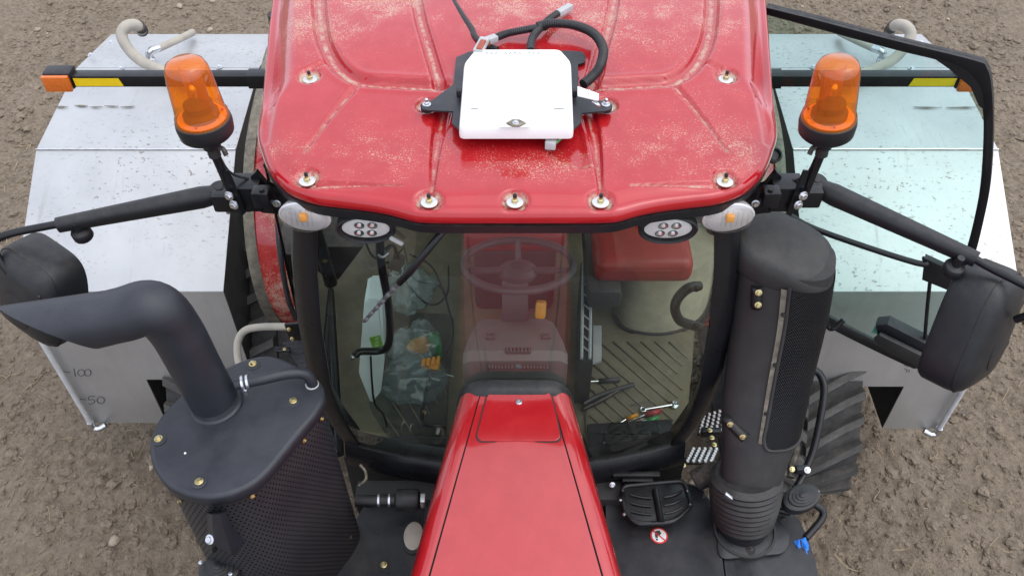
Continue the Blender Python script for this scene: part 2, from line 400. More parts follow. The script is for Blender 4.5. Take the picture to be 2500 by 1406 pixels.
def proto(key, make):
    """shared mesh data, built round the origin"""
    if key not in PROTO:
        mb = MB(); make(mb); me = bpy.data.meshes.new(key); me.from_pydata([tuple(v) for v in mb.v], [], mb.f); me.update()
        me.polygons.foreach_set('use_smooth', mb.sm); me.set_sharp_from_angle(angle=R(35)); PROTO[key] = me
    return PROTO[key]
def place(key, make, name, mat, loc, parent, axis=(0,0,1), spin=0, scale=1):
    me = proto(key, make)
    if not me.materials: me.materials.append(MAT[mat])
    o = bpy.data.objects.new(name, me); link(o, parent, Vector(loc))
    q = Vector(axis).normalized().to_track_quat('Z', 'Y'); o.rotation_euler = (q @ Euler((0,0,spin)).to_quaternion()).to_euler(); o.scale = (scale,)*3
    return o
def mk_hexbolt(m):
    m.lathe([(.0125,0),(.0125,.0025),(.011,.003)], (0,0,0), seg=16)
    m.lathe([(.0085,.003),(.0085,.0085),(.007,.010)], (0,0,0), seg=6, smooth=False)
def bolt(loc, parent, axis=(0,0,1), scale=1.0, mat='zinc_yellow', name='bolt'):
    return place('hexbolt_'+mat, mk_hexbolt, name, mat, loc, parent, axis, random.random()*6, scale)

# ------------------------------------------------------------------ the ground
def vnoise(x, y, seed):
    r = np.random.default_rng(seed); T = r.random((256, 256))
    xi = np.floor(x).astype(int); yi = np.floor(y).astype(int); fx = x-xi; fy = y-yi
    fx = fx*fx*(3-2*fx); fy = fy*fy*(3-2*fy); a = lambda i, j: T[(xi+i) % 256, (yi+j) % 256]
    return (a(0,0)*(1-fx)+a(1,0)*fx)*(1-fy)+(a(0,1)*(1-fx)+a(1,1)*fx)*fy
def ground_h(x, y):
    h = .030*(vnoise(x*1.7+5, y*1.7, 1)-.5) + .040*(vnoise(x*5.3, y*5.3+9, 2)-.5) + .032*(vnoise(x*13, y*13, 3)-.5) + .018*(vnoise(x*31, y*31, 4)-.5)
    return h - .01
def make_ground():
    nx, ny = 560, 470; X = np.linspace(-5.6, 5.6, nx); Y = np.linspace(.1, 11.4, ny)
    X = np.concatenate([[-60,-20,-9], X, [9,20,60]]); Y = np.concatenate([[-60,-20,-4], Y, [15,30,70]])
    gx, gy = np.meshgrid(X, Y); h = ground_h(gx, gy)
    n, k = gx.shape[1], gx.shape[0]
    v = np.stack([gx.ravel(), gy.ravel(), h.ravel()], 1)
    i = np.arange(n*(k-1)).reshape(k-1, n)[:, :-1].ravel()
    f = np.stack([i, i+1, i+1+n, i+n], 1)
    me = bpy.data.meshes.new('ground'); npmesh(me, v, f); me.materials.append(MAT['soil'])
    o = bpy.data.objects.new('ground', me); link(o, None, (0,0,0)); o['kind'] = 'structure'
    tag(o, 'dry brown tilled soil of the field', None)
def npmesh(me, v, f, smooth=True):
    m, c = f.shape
    me.vertices.add(len(v)); me.vertices.foreach_set('co', v.astype(np.float32).ravel())
    me.loops.add(m*c); me.loops.foreach_set('vertex_index', f.astype(np.int32).ravel())
    me.polygons.add(m); me.polygons.foreach_set('loop_start', np.arange(0, m*c, c, dtype=np.int32))
    me.polygons.foreach_set('loop_total', np.full(m, c, dtype=np.int32))
    me.polygons.foreach_set('use_smooth', np.full(m, smooth)); me.update(calc_edges=True); me.validate()
make_ground()
def ico(sub):
    b = bmesh.new(); bmesh.ops.create_icosphere(b, subdivisions=sub, radius=1); b.verts.ensure_lookup_table()
    v = np.array([x.co[:] for x in b.verts]); f = np.array([[q.index for q in t.verts] for t in b.faces]); b.free(); return v, f
def scatter(n):
    x = rng.uniform(-5.4, 5.4, n*2); y = rng.uniform(.2, 11.2, n*2)
    k = ~((np.abs(x) < 1.0) & (y < 5)); return x[k][:n], y[k][:n]
def clods(name, n, smin, smax, sub, label, pw=2.5):
    bv, bf = ico(sub); x, y = scatter(n); n = len(x)
    s = smin+(smax-smin)*rng.random(n)**pw
    # gather in patches
    sc = np.stack([rng.uniform(.7,1.35,n), rng.uniform(.7,1.3,n), rng.uniform(.4,.85,n)], 1)*s[:, None]
    V = bv[None]*(1+.30*rng.standard_normal((n, len(bv), 1)).clip(-1.4,1.4)*.7)*sc[:, None, :]
    a = rng.uniform(0, 6.28, n); ca, sa = np.cos(a)[:, None], np.sin(a)[:, None]
    vx = V[..., 0]*ca-V[..., 1]*sa; vy = V[..., 0]*sa+V[..., 1]*ca
    h = ground_h(x, y)+s*.12
    V *= 1+.0
    P = np.stack([vx+x[:, None], vy+y[:, None], V[..., 2]+h[:, None]], 2).reshape(-1, 3)
    F = (bf[None]+(np.arange(n)*len(bv))[:, None, None]).reshape(-1, 3)
    me = bpy.data.meshes.new(name); npmesh(me, P, F, False); me.materials.append(MAT['clod_soil'])
    o = bpy.data.objects.new(name, me); link(o, None, (0,0,0)); tag(o, label, 'soil', kind='stuff')
clods('soil_crumbs', 60000, .004, .020, 1, 'fine crumbs of dry brown soil covering the field')
clods('soil_clods', 9000, .010, .046, 2, 'rough lumps of dry brown soil strewn over the field', 2.6)
def straw():
    n = 4200; x, y = scatter(n); n = len(x); L_ = .02+.16*rng.random(n)**2.6; a = rng.uniform(0, 6.28, n); w = rng.uniform(.0012, .0035, n)
    K = 5; V = np.zeros((n, K, 3, 3)); bend = rng.normal(0, .45, n); rise = rng.uniform(.003, .02, n)
    for i in range(K):
        t = i/(K-1)-.5; aa = a+bend*t; cx = x+np.cos(aa)*L_*t; cy = y+np.sin(aa)*L_*t
        cz = ground_h(cx, cy)+rise+.006+.02*t*rng.normal(0, .5, n)
        for j in range(3):
            ph = j*2.094; V[:, i, j, 0] = cx-np.sin(aa)*w*math.cos(ph); V[:, i, j, 1] = cy+np.cos(aa)*w*math.cos(ph); V[:, i, j, 2] = cz+w*math.sin(ph)
    F = []
    for i in range(K-1):
        for j in range(3): j2 = (j+1) % 3; F.append([i*3+j, i*3+j2, (i+1)*3+j2, (i+1)*3+j])
    F = (np.array(F)[None]+(np.arange(n)*K*3)[:, None, None]).reshape(-1, 4)
    me = bpy.data.meshes.new('straw_bits'); npmesh(me, V.reshape(-1, 3), F); me.materials.append(MAT['straw'])
    o = bpy.data.objects.new('straw_bits', me); link(o, None, (0,0,0)); tag(o, 'thin pale straw and root bits lying on the soil', 'straw', kind='stuff')
straw()
def pebbles():
    bv, bf = ico(2); meshes = []
    for q in range(6):
        v = bv*(1+.16*rng.standard_normal((len(bv), 1)).clip(-1.3,1.3))*np.array([1.15, .85, .6])
        me = bpy.data.meshes.new('stone'); npmesh(me, v, bf); me.materials.append(MAT['pebble']); meshes.append(me)
    x, y = scatter(210)
    for i in range(len(x)):
        s = .012+.028*rng.random()**2
        o = bpy.data.objects.new('stone', meshes[i % 6]); link(o, None, (x[i], y[i], float(ground_h(x[i], y[i]))+s*.30+.006))
        o.rotation_euler = (0, 0, rng.uniform(0, 6)); o.scale = (s, s, s)
        tag(o, 'small pale stone lying loose on the brown soil', 'stone', 'pale stones on the soil')
pebbles()

# ------------------------------------------------------------------ the tractor
tractor = thing('tractor', (0, 3.0, 0), 'large red farm tractor with black exhaust, intake stack and open glass door', 'tractor')

# roof ---------------------------------------------------------------
ZLIP = 3.17
half = [Pz(1260+(a-1260), b, ZLIP) for a, b in ((1262,547),(1340,547),(1420,547),(1475,546),(1512,542),(1563,528),(1616,518),(1680,510),(1748,501),(1801,483),(1832,461),(1857,432),(1875,388),(1886,338))]
half += [Pz(1879,250,3.19), Pz(1872,150,3.20), Pz(1862,20,3.21)]
half = [Vector((p.x, p.y, 0)) for p in half]; half[0].x = 0
half += [Vector((1.03, 3.62, 0)), Vector((.93, 3.86, 0)), Vector((.66, 3.97, 0)), Vector((.3, 4.0, 0)), Vector((0, 4.0, 0))]
hs = sp2(half, 40)
Lc = [0]
for i in range(1, len(hs)): Lc.append(Lc[-1]+(hs[i]-hs[i-1]).length)
NS = 420
def at_len(d):
    k = int(np.searchsorted(Lc, d)); k = min(max(k, 1), len(hs)-1); t = (d-Lc[k-1])/max(1e-9, Lc[k]-Lc[k-1]); return hs[k-1].lerp(hs[k], t)
right = [at_len(Lc[-1]*i/NS) for i in range(NS+1)]
outline = right + [Vector((-p.x, p.y, 0)) for p in right[-2:0:-1]]
NO = len(outline)
outline = [Vector((p.x+.012*(p.y-2.0), p.y, 0)) for p in outline]
OX = np.array([[p.x, p.y] for p in outline])
def polydist(x, y, pts):
    d = np.full(x.shape, 9.0); tt = np.zeros(x.shape); n = len(pts)-1
    for i in range(n):
        ax, ay = pts[i]; bx, by = pts[i+1]; ux, uy = bx-ax, by-ay; l2 = ux*ux+uy*uy+1e-12
        t = np.clip(((x-ax)*ux+(y-ay)*uy)/l2, 0, 1); q = np.hypot(x-ax-t*ux, y-ay-t*uy)
        m = q < d; d = np.where(m, q, d); tt = np.where(m, (i+t)/n, tt)
    return d, tt
def px_line(pts, mirror=False, z=3.25, sub=5):
    v = [Pz(a, b, z) for a, b in pts]; v = [Vector((-p.x if mirror else p.x, p.y, 0)) for p in v]
    return [(p.x, p.y) for p in (sp2(v, sub) if len(v) > 2 else v)]
def sst(e0, e1, x): t = np.clip((x-e0)/(e1-e0), 0, 1); return t*t*(3-2*t)
ROOF_BOLTS = [(755,184),(1774,184),(748,432),(1772,434),(1047,484),(1257,484),(1467,484)]
EAR_BOLTS = [(1042,256),(1479,256)]
def roof_base(x, y): return 3.232 + .062*sst(2.0, 3.2, y) - .012*(x/.95)**2
def on_roof(a, b):
    z = 3.24
    for _ in range(5):
        p = Pz(a, b, z); z = float(roof_base(p.x, p.y))
    return p
def roof_z(x, y):
    x = np.asarray(x, float); y = np.asarray(y, float)
    z = roof_base(x, y); dirt = np.zeros(x.shape); zone = np.full(x.shape, .55)
    def groove(pts, w, depth, dw, dd, taper=False, mirror=True):
        nonlocal z, dirt
        for mi in ((False, True) if mirror else (False,)):
            d, t = polydist(x, y, px_line(pts, mi))
            ww = w*(np.clip(1.15-t*.85, .2, 1)) if taper else w
            g = 1-sst(ww*.55, ww, d); z = z - depth*g
            rid = np.exp(-((d-ww*1.25)/(ww*.35))**2); z = z + depth*.10*rid
            dirt = np.maximum(dirt, (1-sst(dw*.3, dw, np.where(taper, d*1.6, d)))*dd)
    # wide channels between the raised panels
    groove([(1738,-130),(1737,-40),(1733,60),(1722,120),(1690,172),(1640,202),(1560,209),(1440,216)], .034, .024, .012, 1.0)
    groove([(1516,-150),(1506,-40),(1490,60),(1470,130),(1446,205)], .028, .018, .010, 1.0)
    groove([(1650,218),(1700,268),(1780,360)], .016, .009, .010, .8, True)
    groove([(1750,435),(1650,437),(1545,440)], .013, .010, .008, 1.0, True)
    groove([(1436,275),(1455,350),(1468,455)], .030, .012, .009, .8, True)
    groove([(1722,162),(1755,174)], .014, .008, .004, .2)
    groove([(1845,205),(1870,290),(1880,330)], .020, .006, .003, .15)
    for a, b in ROOF_BOLTS + EAR_BOLTS:
        p = on_roof(a, b); d = np.hypot(x-p.x, y-p.y)
        z = z - .019*(1-sst(.030, .046, d)); dirt = np.maximum(dirt, (sst(.018,.026,d))*(1-sst(.033, .041, d))*1.3)
    # pocket at the plug in front of the receiver
    pk = px_line([(1332,316),(1332,366),(1362,384),(1410,402),(1448,402)], z=3.25)
    d, t = polydist(x, y, pk)
    a0 = Pz(1334,300,3.25); a1 = Pz(1455,404,3.25)
    inside = ((x > a0.x) & (x < a1.x) & (y < a0.y+.05) & (y > a1.y)).astype(float)*sst(0, .012, d)
    side = sst(-.004, .010, (y - np.interp(x, [q[0] for q in pk], [q[1] for q in pk])))
    z = z - .013*inside*side*(1-sst(a1.x-.05, a1.x, x)); dirt = np.maximum(dirt, inside*side*(1-sst(.004, .03, d))*.9*(vnoise(x*60, y*60, 11) > .35))
    # where wind leaves the dust
    c = Pz(1260,330,3.25)
    zone = .55 + .75*sst(2.72, 3.05, y) + .85*np.exp(-((y-2.25)/.10)**2)
    zone = zone*(1-.93*np.exp(-((x)/.30)**2-((y-2.36)/.17)**2)) * (1-sst(.80, .92, np.abs(x)-.05*(y-2.5)))*(1-sst(2.12, 2.05, y)*0) * sst(2.06, 2.12, y)
    return z, dirt, zone
rings = []
for (ins, zz) in ((.004, 3.168), (-.004, 3.175), (-.006, 3.192), (.000, 3.207), (.010, 3.2165)): rings.append((ins, zz))
C_in = np.array([[0, min(max(p[1], 2.55), 3.45)] for p in OX]); dirv = OX-C_in; ln = np.linalg.norm(dirv, axis=1, keepdims=True); dn = dirv/ln
NR = 150; VV = []
for ins, zz in rings: VV.append(np.column_stack([OX-dn*ins, np.full(NO, zz)]))
D_ = [np.zeros(NO)]*len(rings); Z_ = [np.zeros(NO)]*len(rings)
for i in range(NR+1):
    k = i/NR; ins = .020+(ln[:, 0]-.020)*k; P = OX-dn*ins[:, None]
    z, dt, zn = roof_z(P[:, 0], P[:, 1])
    fall = .013*np.exp(-((ins-.020)/.035)**2)
    sw_ = .012+.085*sst(2.42, 2.68, OX[:, 1]); side_ = np.abs(dn[:, 0]) > .75
    fall = fall + np.where(side_, (.058*sst(2.42, 2.75, OX[:, 1]))*(1-sst(0, 1, (ins-.020)/sw_)), 0)
    VV.append(np.column_stack([P, z-fall])); D_.append(dt); Z_.append(zn)
VV = np.array(VV); nr = len(VV)
ii = (np.arange(nr-1)[:, None]*NO+np.arange(NO)[None]).ravel(); jj = (np.arange(nr-1)[:, None]*NO+(np.arange(NO)[None]+1) % NO).ravel()
F = np.stack([ii, jj, jj+NO, ii+NO], 1)
me = bpy.data.meshes.new('roof'); npmesh(me, VV.reshape(-1, 3), F)
for nm, arr in (('dirt', D_), ('zone', Z_)):
    if len(me.vertices) == nr*NO:
        a = me.attributes.new(nm, 'FLOAT', 'POINT'); a.data.foreach_set('value', np.array(arr, dtype=np.float32).ravel())
me.materials.append(MAT['roof_red']); roof = bpy.data.objects.new('roof', me); link(roof, tractor, (0,0,0))
def roofz(p): return float(roof_z(np.array([p.x]), np.array([p.y]))[0][0])
# black trim under the red edge and the dark headliner
mb = MB(); r0 = [Vector((*(OX[i]+dn[i]*.006), 3.166)) for i in range(0, NO, 2)]; r1 = [Vector((*(OX[i]+dn[i]*.004), 3.158)) for i in range(0, NO, 2)]
r2 = [Vector((*(OX[i]-dn[i]*.004), 3.128)) for i in range(0, NO, 2)]; r3 = [Vector((*(OX[i]-dn[i]*.05), 3.12)) for i in range(0, NO, 2)]; r4 = [Vector((*(OX[i]-dn[i]*.02), 3.1665)) for i in range(0, NO, 2)]
mb.loft([r4, r0, r1, r2, r3], cap=False); mb.build('roof_trim', 'black_plastic', roof, sharp=60)
plates('headliner', [Vector((*(OX[i]-dn[i]*.045), 3.13)) for i in range(0, NO, 6)], (0,0,.02), 'beige_plastic', roof)
def mk_stud(m):
    m.lathe([(.006,0),(.006,.020),(.0045,.023)], (0,0,0), seg=10)
    m.lathe([(.0105,.0),(.0105,.010),(.008,.012)], (0,0,0), seg=6, smooth=False)
def mk_washer(m): m.lathe([(.026,0),(.026,.003),(.022,.0045),(.008,.0045)], (0,0,0), seg=24)
for a, b in ROOF_BOLTS + EAR_BOLTS:
    p = on_roof(a, b); z = roofz(p)
    w = place('washer', mk_washer, 'washer', 'washer_white', (p.x, p.y, z+.001), roof)
    if (a, b) in ROOF_BOLTS:
        place('stud', mk_stud, 'stud_nut', 'zinc_yellow', (p.x, p.y, z+.005), roof)
        lathes('stud_tip', [(.0062,0),(.0062,.009),(.004,.012)], (p.x, p.y, z+.024), 'black_plastic', roof, seg=10)
p = Pz(1690,-4,3.27); lathes('roof_plug', [(.022,0),(.022,.006),(.016,.010)], (p.x, p.y, roofz(p)-.002), 'yellow_reflective', roof, seg=24)

# hood ---------------------------------------------------------------
Y0, Y1 = 1.985, .55
ZH0, ZH1 = 2.345, 2.17
def hood_sec(y):
    t = (Y0-y)/(Y0-1.33); return dict(w=.216+.152*t-.006*t*t, s=.128+.157*t, z=ZH0+(2.225-ZH0)*t)
def hood_pt(u, y, off=0):
    """u: 0 centre, 1 seam, 2 silhouette shoulder, 3 lower side"""
    h = hood_sec(y); a = abs(u); sg = 1 if u >= 0 else -1
    rd = .045*min(1, max(0, (Y0-y)/.06))
    if a <= 1: x = h['s']*a; z = h['z']-.006*a*a
    elif a <= 2:
        t = a-1; x0 = h['s']; ww = h['w']-x0
        ang = t*math.pi/2; x = x0+ww*(.55*t+.45*math.sin(ang)); z = h['z']-.006-.075*(t**2.6)
    else:
        t = a-2; x = h['w']+.035*t; z = h['z']-.081-.62*t
    return Vector((sg*x, y, z+off))
def hood_panel(name, us, ys, mat='hood_red', off=0, parent=None):
    mb = MB(); rows = [[hood_pt(u, y, off) for u in us] for y in ys]
    mb.loft(rows, closed=False, cap=False)
    return mb.build(name, mat, parent, sharp=60)
ys = [Y0 - .004*i for i in range(8)] + list(np.linspace(Y0-.04, Y1, 60))
gap = .018
us_c = list(np.linspace(-1+gap, 1-gap, 30))
hood = hood_panel('hood', us_c, ys, parent=tractor)
for sg in (1, -1):
    us = [sg*u for u in list(np.linspace(1+gap, 2, 26))+list(np.linspace(2.03, 3, 14))]
    hood_panel('side_panel', us, ys, parent=hood)
us = list(np.linspace(-2.9, 2.9, 60)); hood_panel('hood_liner', us, ys[6:], 'inner_dark', -.012, hood)
# rounded rear skirt of the hood
mb = MB(); rows = []
for k in range(5):
    a = k/4*math.pi/2; rows.append([hood_pt(u, Y0, 0)+Vector((0, .012*math.sin(a), -.014*(1-math.cos(a)))) for u in list(np.linspace(-2.9, 2.9, 70))])
mb.loft(rows, closed=False, cap=False); mb.build('hood_rear_edge', 'hood_red', hood, sharp=70)
def hood_plane(px_, py_):
    p = Pz(px_, py_, 2.25)
    for _ in range(4):
        h = hood_sec(p.y); p = Pz(px_, py_, h['z']-.003)
    return p
hp = [hood_plane(*q) for q in ((1192,962),(1344,962),(1371,1077),(1161,1077))]
hp = [hood_plane(*q) for q in ((1193,955),(1343,955),(1371,1078),(1161,1078))]
hr = rounded(hp, .035, 6)
cen = sum(hr, Vector())/len(hr)
plates('hatch_gap', [p+(p-cen).normalized()*.006+Vector((0,0,.0005)) for p in hr], (0,0,.0015), 'inner_dark', hood)
plates('hatch', [p+Vector((0,0,.0005)) for p in hr], (0,0,.006), 'hood_red', hood, bev=.0015, sharp=12)
p = hood_plane(1267, 984); lathes('hatch_lock', [(.012,0),(.012,.004),(.009,.007),(.004,.007),(.004,.004)], p+Vector((0,0,.006)), 'zinc', hood, seg=20)

# windscreen -----------------------------------------------------------
def wy(a, z): return 1.985+.08*(z-1.80)/1.2 + .115*a*a
def wx(z): return np.interp(z, [1.7,1.8,1.85,1.95,2.05,2.2,2.53,2.8,3.0,3.2], [.67,.70,.718,.748,.768,.783,.772,.745,.712,.69])
def wpt(a, z, off=0): return Vector((a*wx(z), wy(a, z)+off, z))
ZB, ZT = 1.80, 3.14
AA = np.linspace(-1, 1, 41); ZZ = np.linspace(ZB, ZT, 26)
mb = MB(); mb.loft([[wpt(a, z) for a in AA] for z in ZZ], closed=False, cap=False)
wind = mb.build('windscreen', 'cab_glass', tractor)
def band(name, fn, mat, parent):     # ring of cross sections -> solid strip
    mb = MB(); mb.loft(fn, closed=True, cap=True); return mb.build(name, mat, parent, sharp=45)
for sg in (1, -1):      # painted glass border and the curved pillar behind it
    rings_ = []
    for z in np.linspace(ZB-.03, ZT, 40):
        w0 = wpt(sg*.925, z, -.006); w1 = wpt(sg*1.0, z, -.008); e = Vector((sg*1, .45, 0)).normalized()
        b = wpt(sg*1.0, z)
        rings_.append([w0, w1, b+Vector((sg*.036, .025, 0)), b+Vector((sg*.050, .065, 0)), b+Vector((sg*.042, .105, 0)), b+Vector((-sg*.01, .115, 0)), b+Vector((-sg*.03, .05, 0)), wpt(sg*.925, z, .004)])
    band('front_pillar', rings_, 'black_paint', tractor)
mb = MB(); rr = []
for a in np.linspace(-1.03, 1.03, 40):
    q = wpt(a, ZB); yy = q.y; rr.append([Vector((q.x, yy-.012, ZB+.030)), Vector((q.x, yy-.030, ZB+.005)), Vector((q.x, yy-.040, ZB-.045)), Vector((q.x, yy-.035, ZB-.10)), Vector((q.x, yy+.08, ZB-.10)), Vector((q.x, yy+.08, ZB+.01)), Vector((q.x, yy+.004, ZB+.032))])
mb.loft(rr); mb.build('windscreen_sill', 'black_paint', tractor, sharp=40)
# cab bulkhead below the sill
rbox('cab_bulkhead', (0, 2.14, 1.45), (1.50, .04, .46), 'inner_dark', tractor)
# seal collar between hood and glass
mb = MB(); rr = []
for k in range(41):
    a = math.pi*k/40; c_, s_ = math.cos(a), math.sin(a)
    se = lambda v: math.copysign(abs(v)**.42, v)
    x = se(c_)*.236; z = 1.86+(.492)*se(s_)**1.0 if s_ > 0 else 1.86
    x2 = se(c_)*.222; z2 = 1.86+.472*(abs(s_)**.42)
    g = wy(x/wx(2.2), z)-.004
    rr.append([Vector((x, g, z+.012)), Vector((x*1.005, g-.03, z+.010)), Vector((x*.985, Y0-.02, z-.004)), Vector((x2*.96, Y0-.03, z2-.02)), Vector((x2*.96, g, z2-.02))])
mb.loft(rr); mb.build('hood_seal', 'black_plastic', tractor, sharp=50)
# wiper: arm and slotted blade lying on the glass
def onglass(px_, py_, off=-.018):
    y = 2.0
    for _ in range(12):
        p = Py(px_, py_, y); y = wy(p.x/float(wx(p.z)), p.z)+off
    return Py(px_, py_, y)
wip = MB().tube([onglass(1085,560,-.035), onglass(1000,665,-.03), onglass(975,690,-.026)], .013, seg=8, sm=False).build('wiper_arm', 'black_paint', tractor)
wa, wb = onglass(1086,566), onglass(888,786)
for k in range(14):
    f0 = k/14; c_ = wa.lerp(wb, (k+.5)/14); d = (wb-wa).normalized()
    MB().tube([c_-d*.014, c_+d*.012], .0095-.004*abs(f0-.5), seg=6, sm=False).build('blade_link', 'wiper_grey', wip)
MB().tube([wa, wb], .0045, seg=6, sm=False).build('wiper_rubber', 'wiper_grey', wip)
rbox('wiper_clip', onglass(968,588,-.02), (.05,.01,.016), 'connector_grey', wip, Euler((0,R(38),0)))

# cab shell -------------------------------------------------------------
def pillar(name, pts, r, mat='black_paint'): return tubes(name, pts, r, mat, tractor, seg=10)
for sg in (1, -1):
    pillar('side_pillar', [(sg*.99,3.30,1.55),(sg*1.02,3.29,2.3),(sg*.98,3.30,3.14)], .035)
    pillar('rear_pillar', [(sg*.72,3.92,1.75),(sg*.74,3.92,2.4),(sg*.72,3.88,3.14)], .045)
mb = MB(); mb.loft([[Vector((x, 3.93, z)) for x in np.linspace(-.7,.7,8)] for z in (2.1,3.13)], closed=False, cap=False); mb.build('rear_window', 'cab_glass', tractor)
rbox('rear_cab_wall', (0, 3.92, 1.75), (1.5, .06, .7), 'beige_plastic', tractor)
# closed left door: a single curved pane
mb = MB(); mb.loft([[Vector((-(.80+.19*t**.7+.02*math.sin((z-1.6)/1.5*3.1)), 2.20+1.08*t, z)) for t in np.linspace(0,1,10)] for z in np.linspace(1.55,3.13,10)], closed=False, cap=False)
ld = mb.build('left_door', 'cab_glass', tractor)
tubes('door_frame_bar', [(-.80,2.22,1.55),(-.99,3.25,1.55)], .022, 'black_paint', ld, seg=8)
for sg in (1, -1):   # rear quarter panes
    mb = MB(); mb.loft([[Vector((sg*(1.0-.27*t), 3.32+.58*t, z)) for t in np.linspace(0,1,6)] for z in (1.9,3.13)], closed=False, cap=False); mb.build('quarter_window', 'cab_glass', tractor)
FZ = 1.50
plates('cab_floor', [Vector(p) for p in ((-.76,2.14,FZ-.05),(.76,2.14,FZ-.05),(1.0,3.3,FZ-.05),(.75,3.92,FZ-.05),(-.75,3.92,FZ-.05),(-1.0,3.3,FZ-.05))], (0,0,.05), 'mat_rubber', tractor)

# open right door -------------------------------------------------------
dA = Pz(1880,20,3.18); dB = Pz(2420,150,3.18); dd = (dB-dA).normalized(); dn_ = Vector((-dd.y, dd.x, 0)).normalized()
if dn_.y > 0: dn_ = -dn_
def Dp(a, b, off=0): return Pp(a, b, dA, dn_)+dn_*off
hinge = dA - dd*.06
outer = [(1872,14),(1990,40),(2200,92),(2380,138),(2412,158),(2424,215),(2426,320),(2418,450),(2400,545),(2378,630),(2345,730),(2300,815),(2262,872),(2238,893),(2218,888),(2120,838),(2005,776),(1960,745)]
inner = [(1875,35),(1985,62),(2190,115),(2325,152),(2385,205),(2400,260),(2402,330),(2394,450),(2376,545),(2353,630),(2320,728),(2278,806),(2246,856),(2236,868),(2224,866),(2122,818),(2010,756),(1960,728)]
O3 = [Dp(*q) for q in outer]; I3 = [Dp(*q) for q in inner]
bl = O3[-1]-dd*.62; bl.z = O3[-1].z; bi = I3[-1]-dd*.62; bi.z = I3[-1].z
O3 = [O3[0]+Vector((0,0,.0))]+O3[1:]; 
Os = sp2(O3, 5)+[bl]; Is = sp2(I3, 5)+[bi]
def dbow(p): 
    t = max(0, min(1, (p-hinge).dot(dd)/1.15)); return p+dn_*0.02*math.sin(t*3.14)
mb = MB(); n = len(Os); mb.plate([dbow(p) for p in Os], dn_*-.006)
door = mb.build('door', 'door_glass', tractor, sharp=20)
mb = MB(); rr = []
for i in range(n):
    o, q = dbow(Os[i]), dbow(Is[i]); rr.append([o+dn_*.016, q.lerp(o,.35)+dn_*.016, q+dn_*.006, q-dn_*.010, q.lerp(o,.4)-dn_*.024, o-dn_*.024])
mb.loft(rr, closed=True, cap=True); mb.build('door_seal', 'seal_rubber', door, sharp=40)
# black printed corner at the top of the pane
cor = [Dp(a, b, .010) for a, b in ((2285,135),(2320,160),(2372,205),(2392,252),(2406,262),(2410,210),(2385,155))]
plates('corner_band', [dbow(p) for p in cor], dn_*.002, 'seal_rubber', door)
tubes('door_bar', [Dp(1925,505,.05), Dp(2010,545,.06), Dp(2245,622,.06), Dp(2262,618,.03)], .014, 'black_paint', door, seg=10)
def dplate(name, px_, th, mat, off=.02, bev=.004): return plates(name, [Dp(a, b, off) for a, b in px_], dn_*th, mat, door, bev=bev)
dplate('latch_body', [(2300,568),(2375,600),(2365,630),(2290,598)], .03, 'black_plastic')
dplate('latch_plate', [(2262,612),(2345,650),(2318,690),(2256,665)], .035, 'black_plastic')
tubes('latch_rod', [Dp(2275,672,.05), Dp(2268,740,.05), Dp(2262,815,.05)], .009, 'black_paint', door, seg=8)
dplate('lock_case', [(2145,768),(2175,765),(2268,812),(2262,880),(2232,870),(2152,805)], .07, 'black_plastic', .01, .012)
dplate('lock_handle', [(2145,790),(2160,778),(2262,828),(2255,856),(2180,822)], .03, 'grey_plastic', .09, .01)
dplate('door_sticker', [(2140,788),(2150,790),(2158,815),(2128,808)], .001, 'teal_sticker', .012, 0)
tubes('pull_handle', [Dp(1985,600,.05), Dp(2015,680,.09), Dp(2030,760,.09), Dp(2045,772,.09), Dp(2066,762,.06)], .014, 'black_paint', door, seg=10)

# fenders ---------------------------------------------------------------
fp = [(638,240),(618,350),(612,450),(615,560),(632,670),(660,752),(700,800)]
fp_ = [Px(a, b, -1.30) for a, b in fp]
prof = [Vector((0, 4.9, 2.25)), Vector((0, 4.3, 2.43))]+[Vector((0, p.y, p.z)) for p in fp_]
prof = sp2(prof, 6)
for sg in (1, -1):
    mb = MB(); rows = []
    for j, x in enumerate((1.29, 1.27, 1.21, 1.15, 1.10, 1.06)):
        dz = (-.012, 0, .008, .010, .008, 0)[j]
        rows.append([Vector((sg*x, p.y, p.z+dz)) for p in prof])
    mb.loft(rows, closed=False, cap=False); fen = mb.build('fender', 'fender_red', tractor, sharp=60)
    mb = MB(); rr = []
    for p in prof: rr.append([Vector((sg*1.345, p.y, p.z-.035)), Vector((sg*1.34, p.y, p.z-.006)), Vector((sg*1.31, p.y, p.z+.006)), Vector((sg*1.285, p.y, p.z+.004)), Vector((sg*1.29, p.y, p.z-.03))])
    mb.loft(rr); mb.build('fender_trim', 'dusty_rubber', fen, sharp=60)
    tubes('door_rail', [Px(676 if sg < 0 else 1844, 520, sg*1.12), Px(684 if sg < 0 else 1836, 620, sg*1.10), Px(704 if sg < 0 else 1816, 730, sg*1.08), Px(724 if sg < 0 else 1796, 780, sg*1.05)], .013, 'black_paint', fen, seg=8)
p = Px(1886, 382, 1.17); lathes('fender_socket', [(.035,0),(.035,.03),(.026,.035),(.022,.02),(.008,.02)], p, 'black_plastic', tractor, axis=(.1,-.6,.75), seg=20)

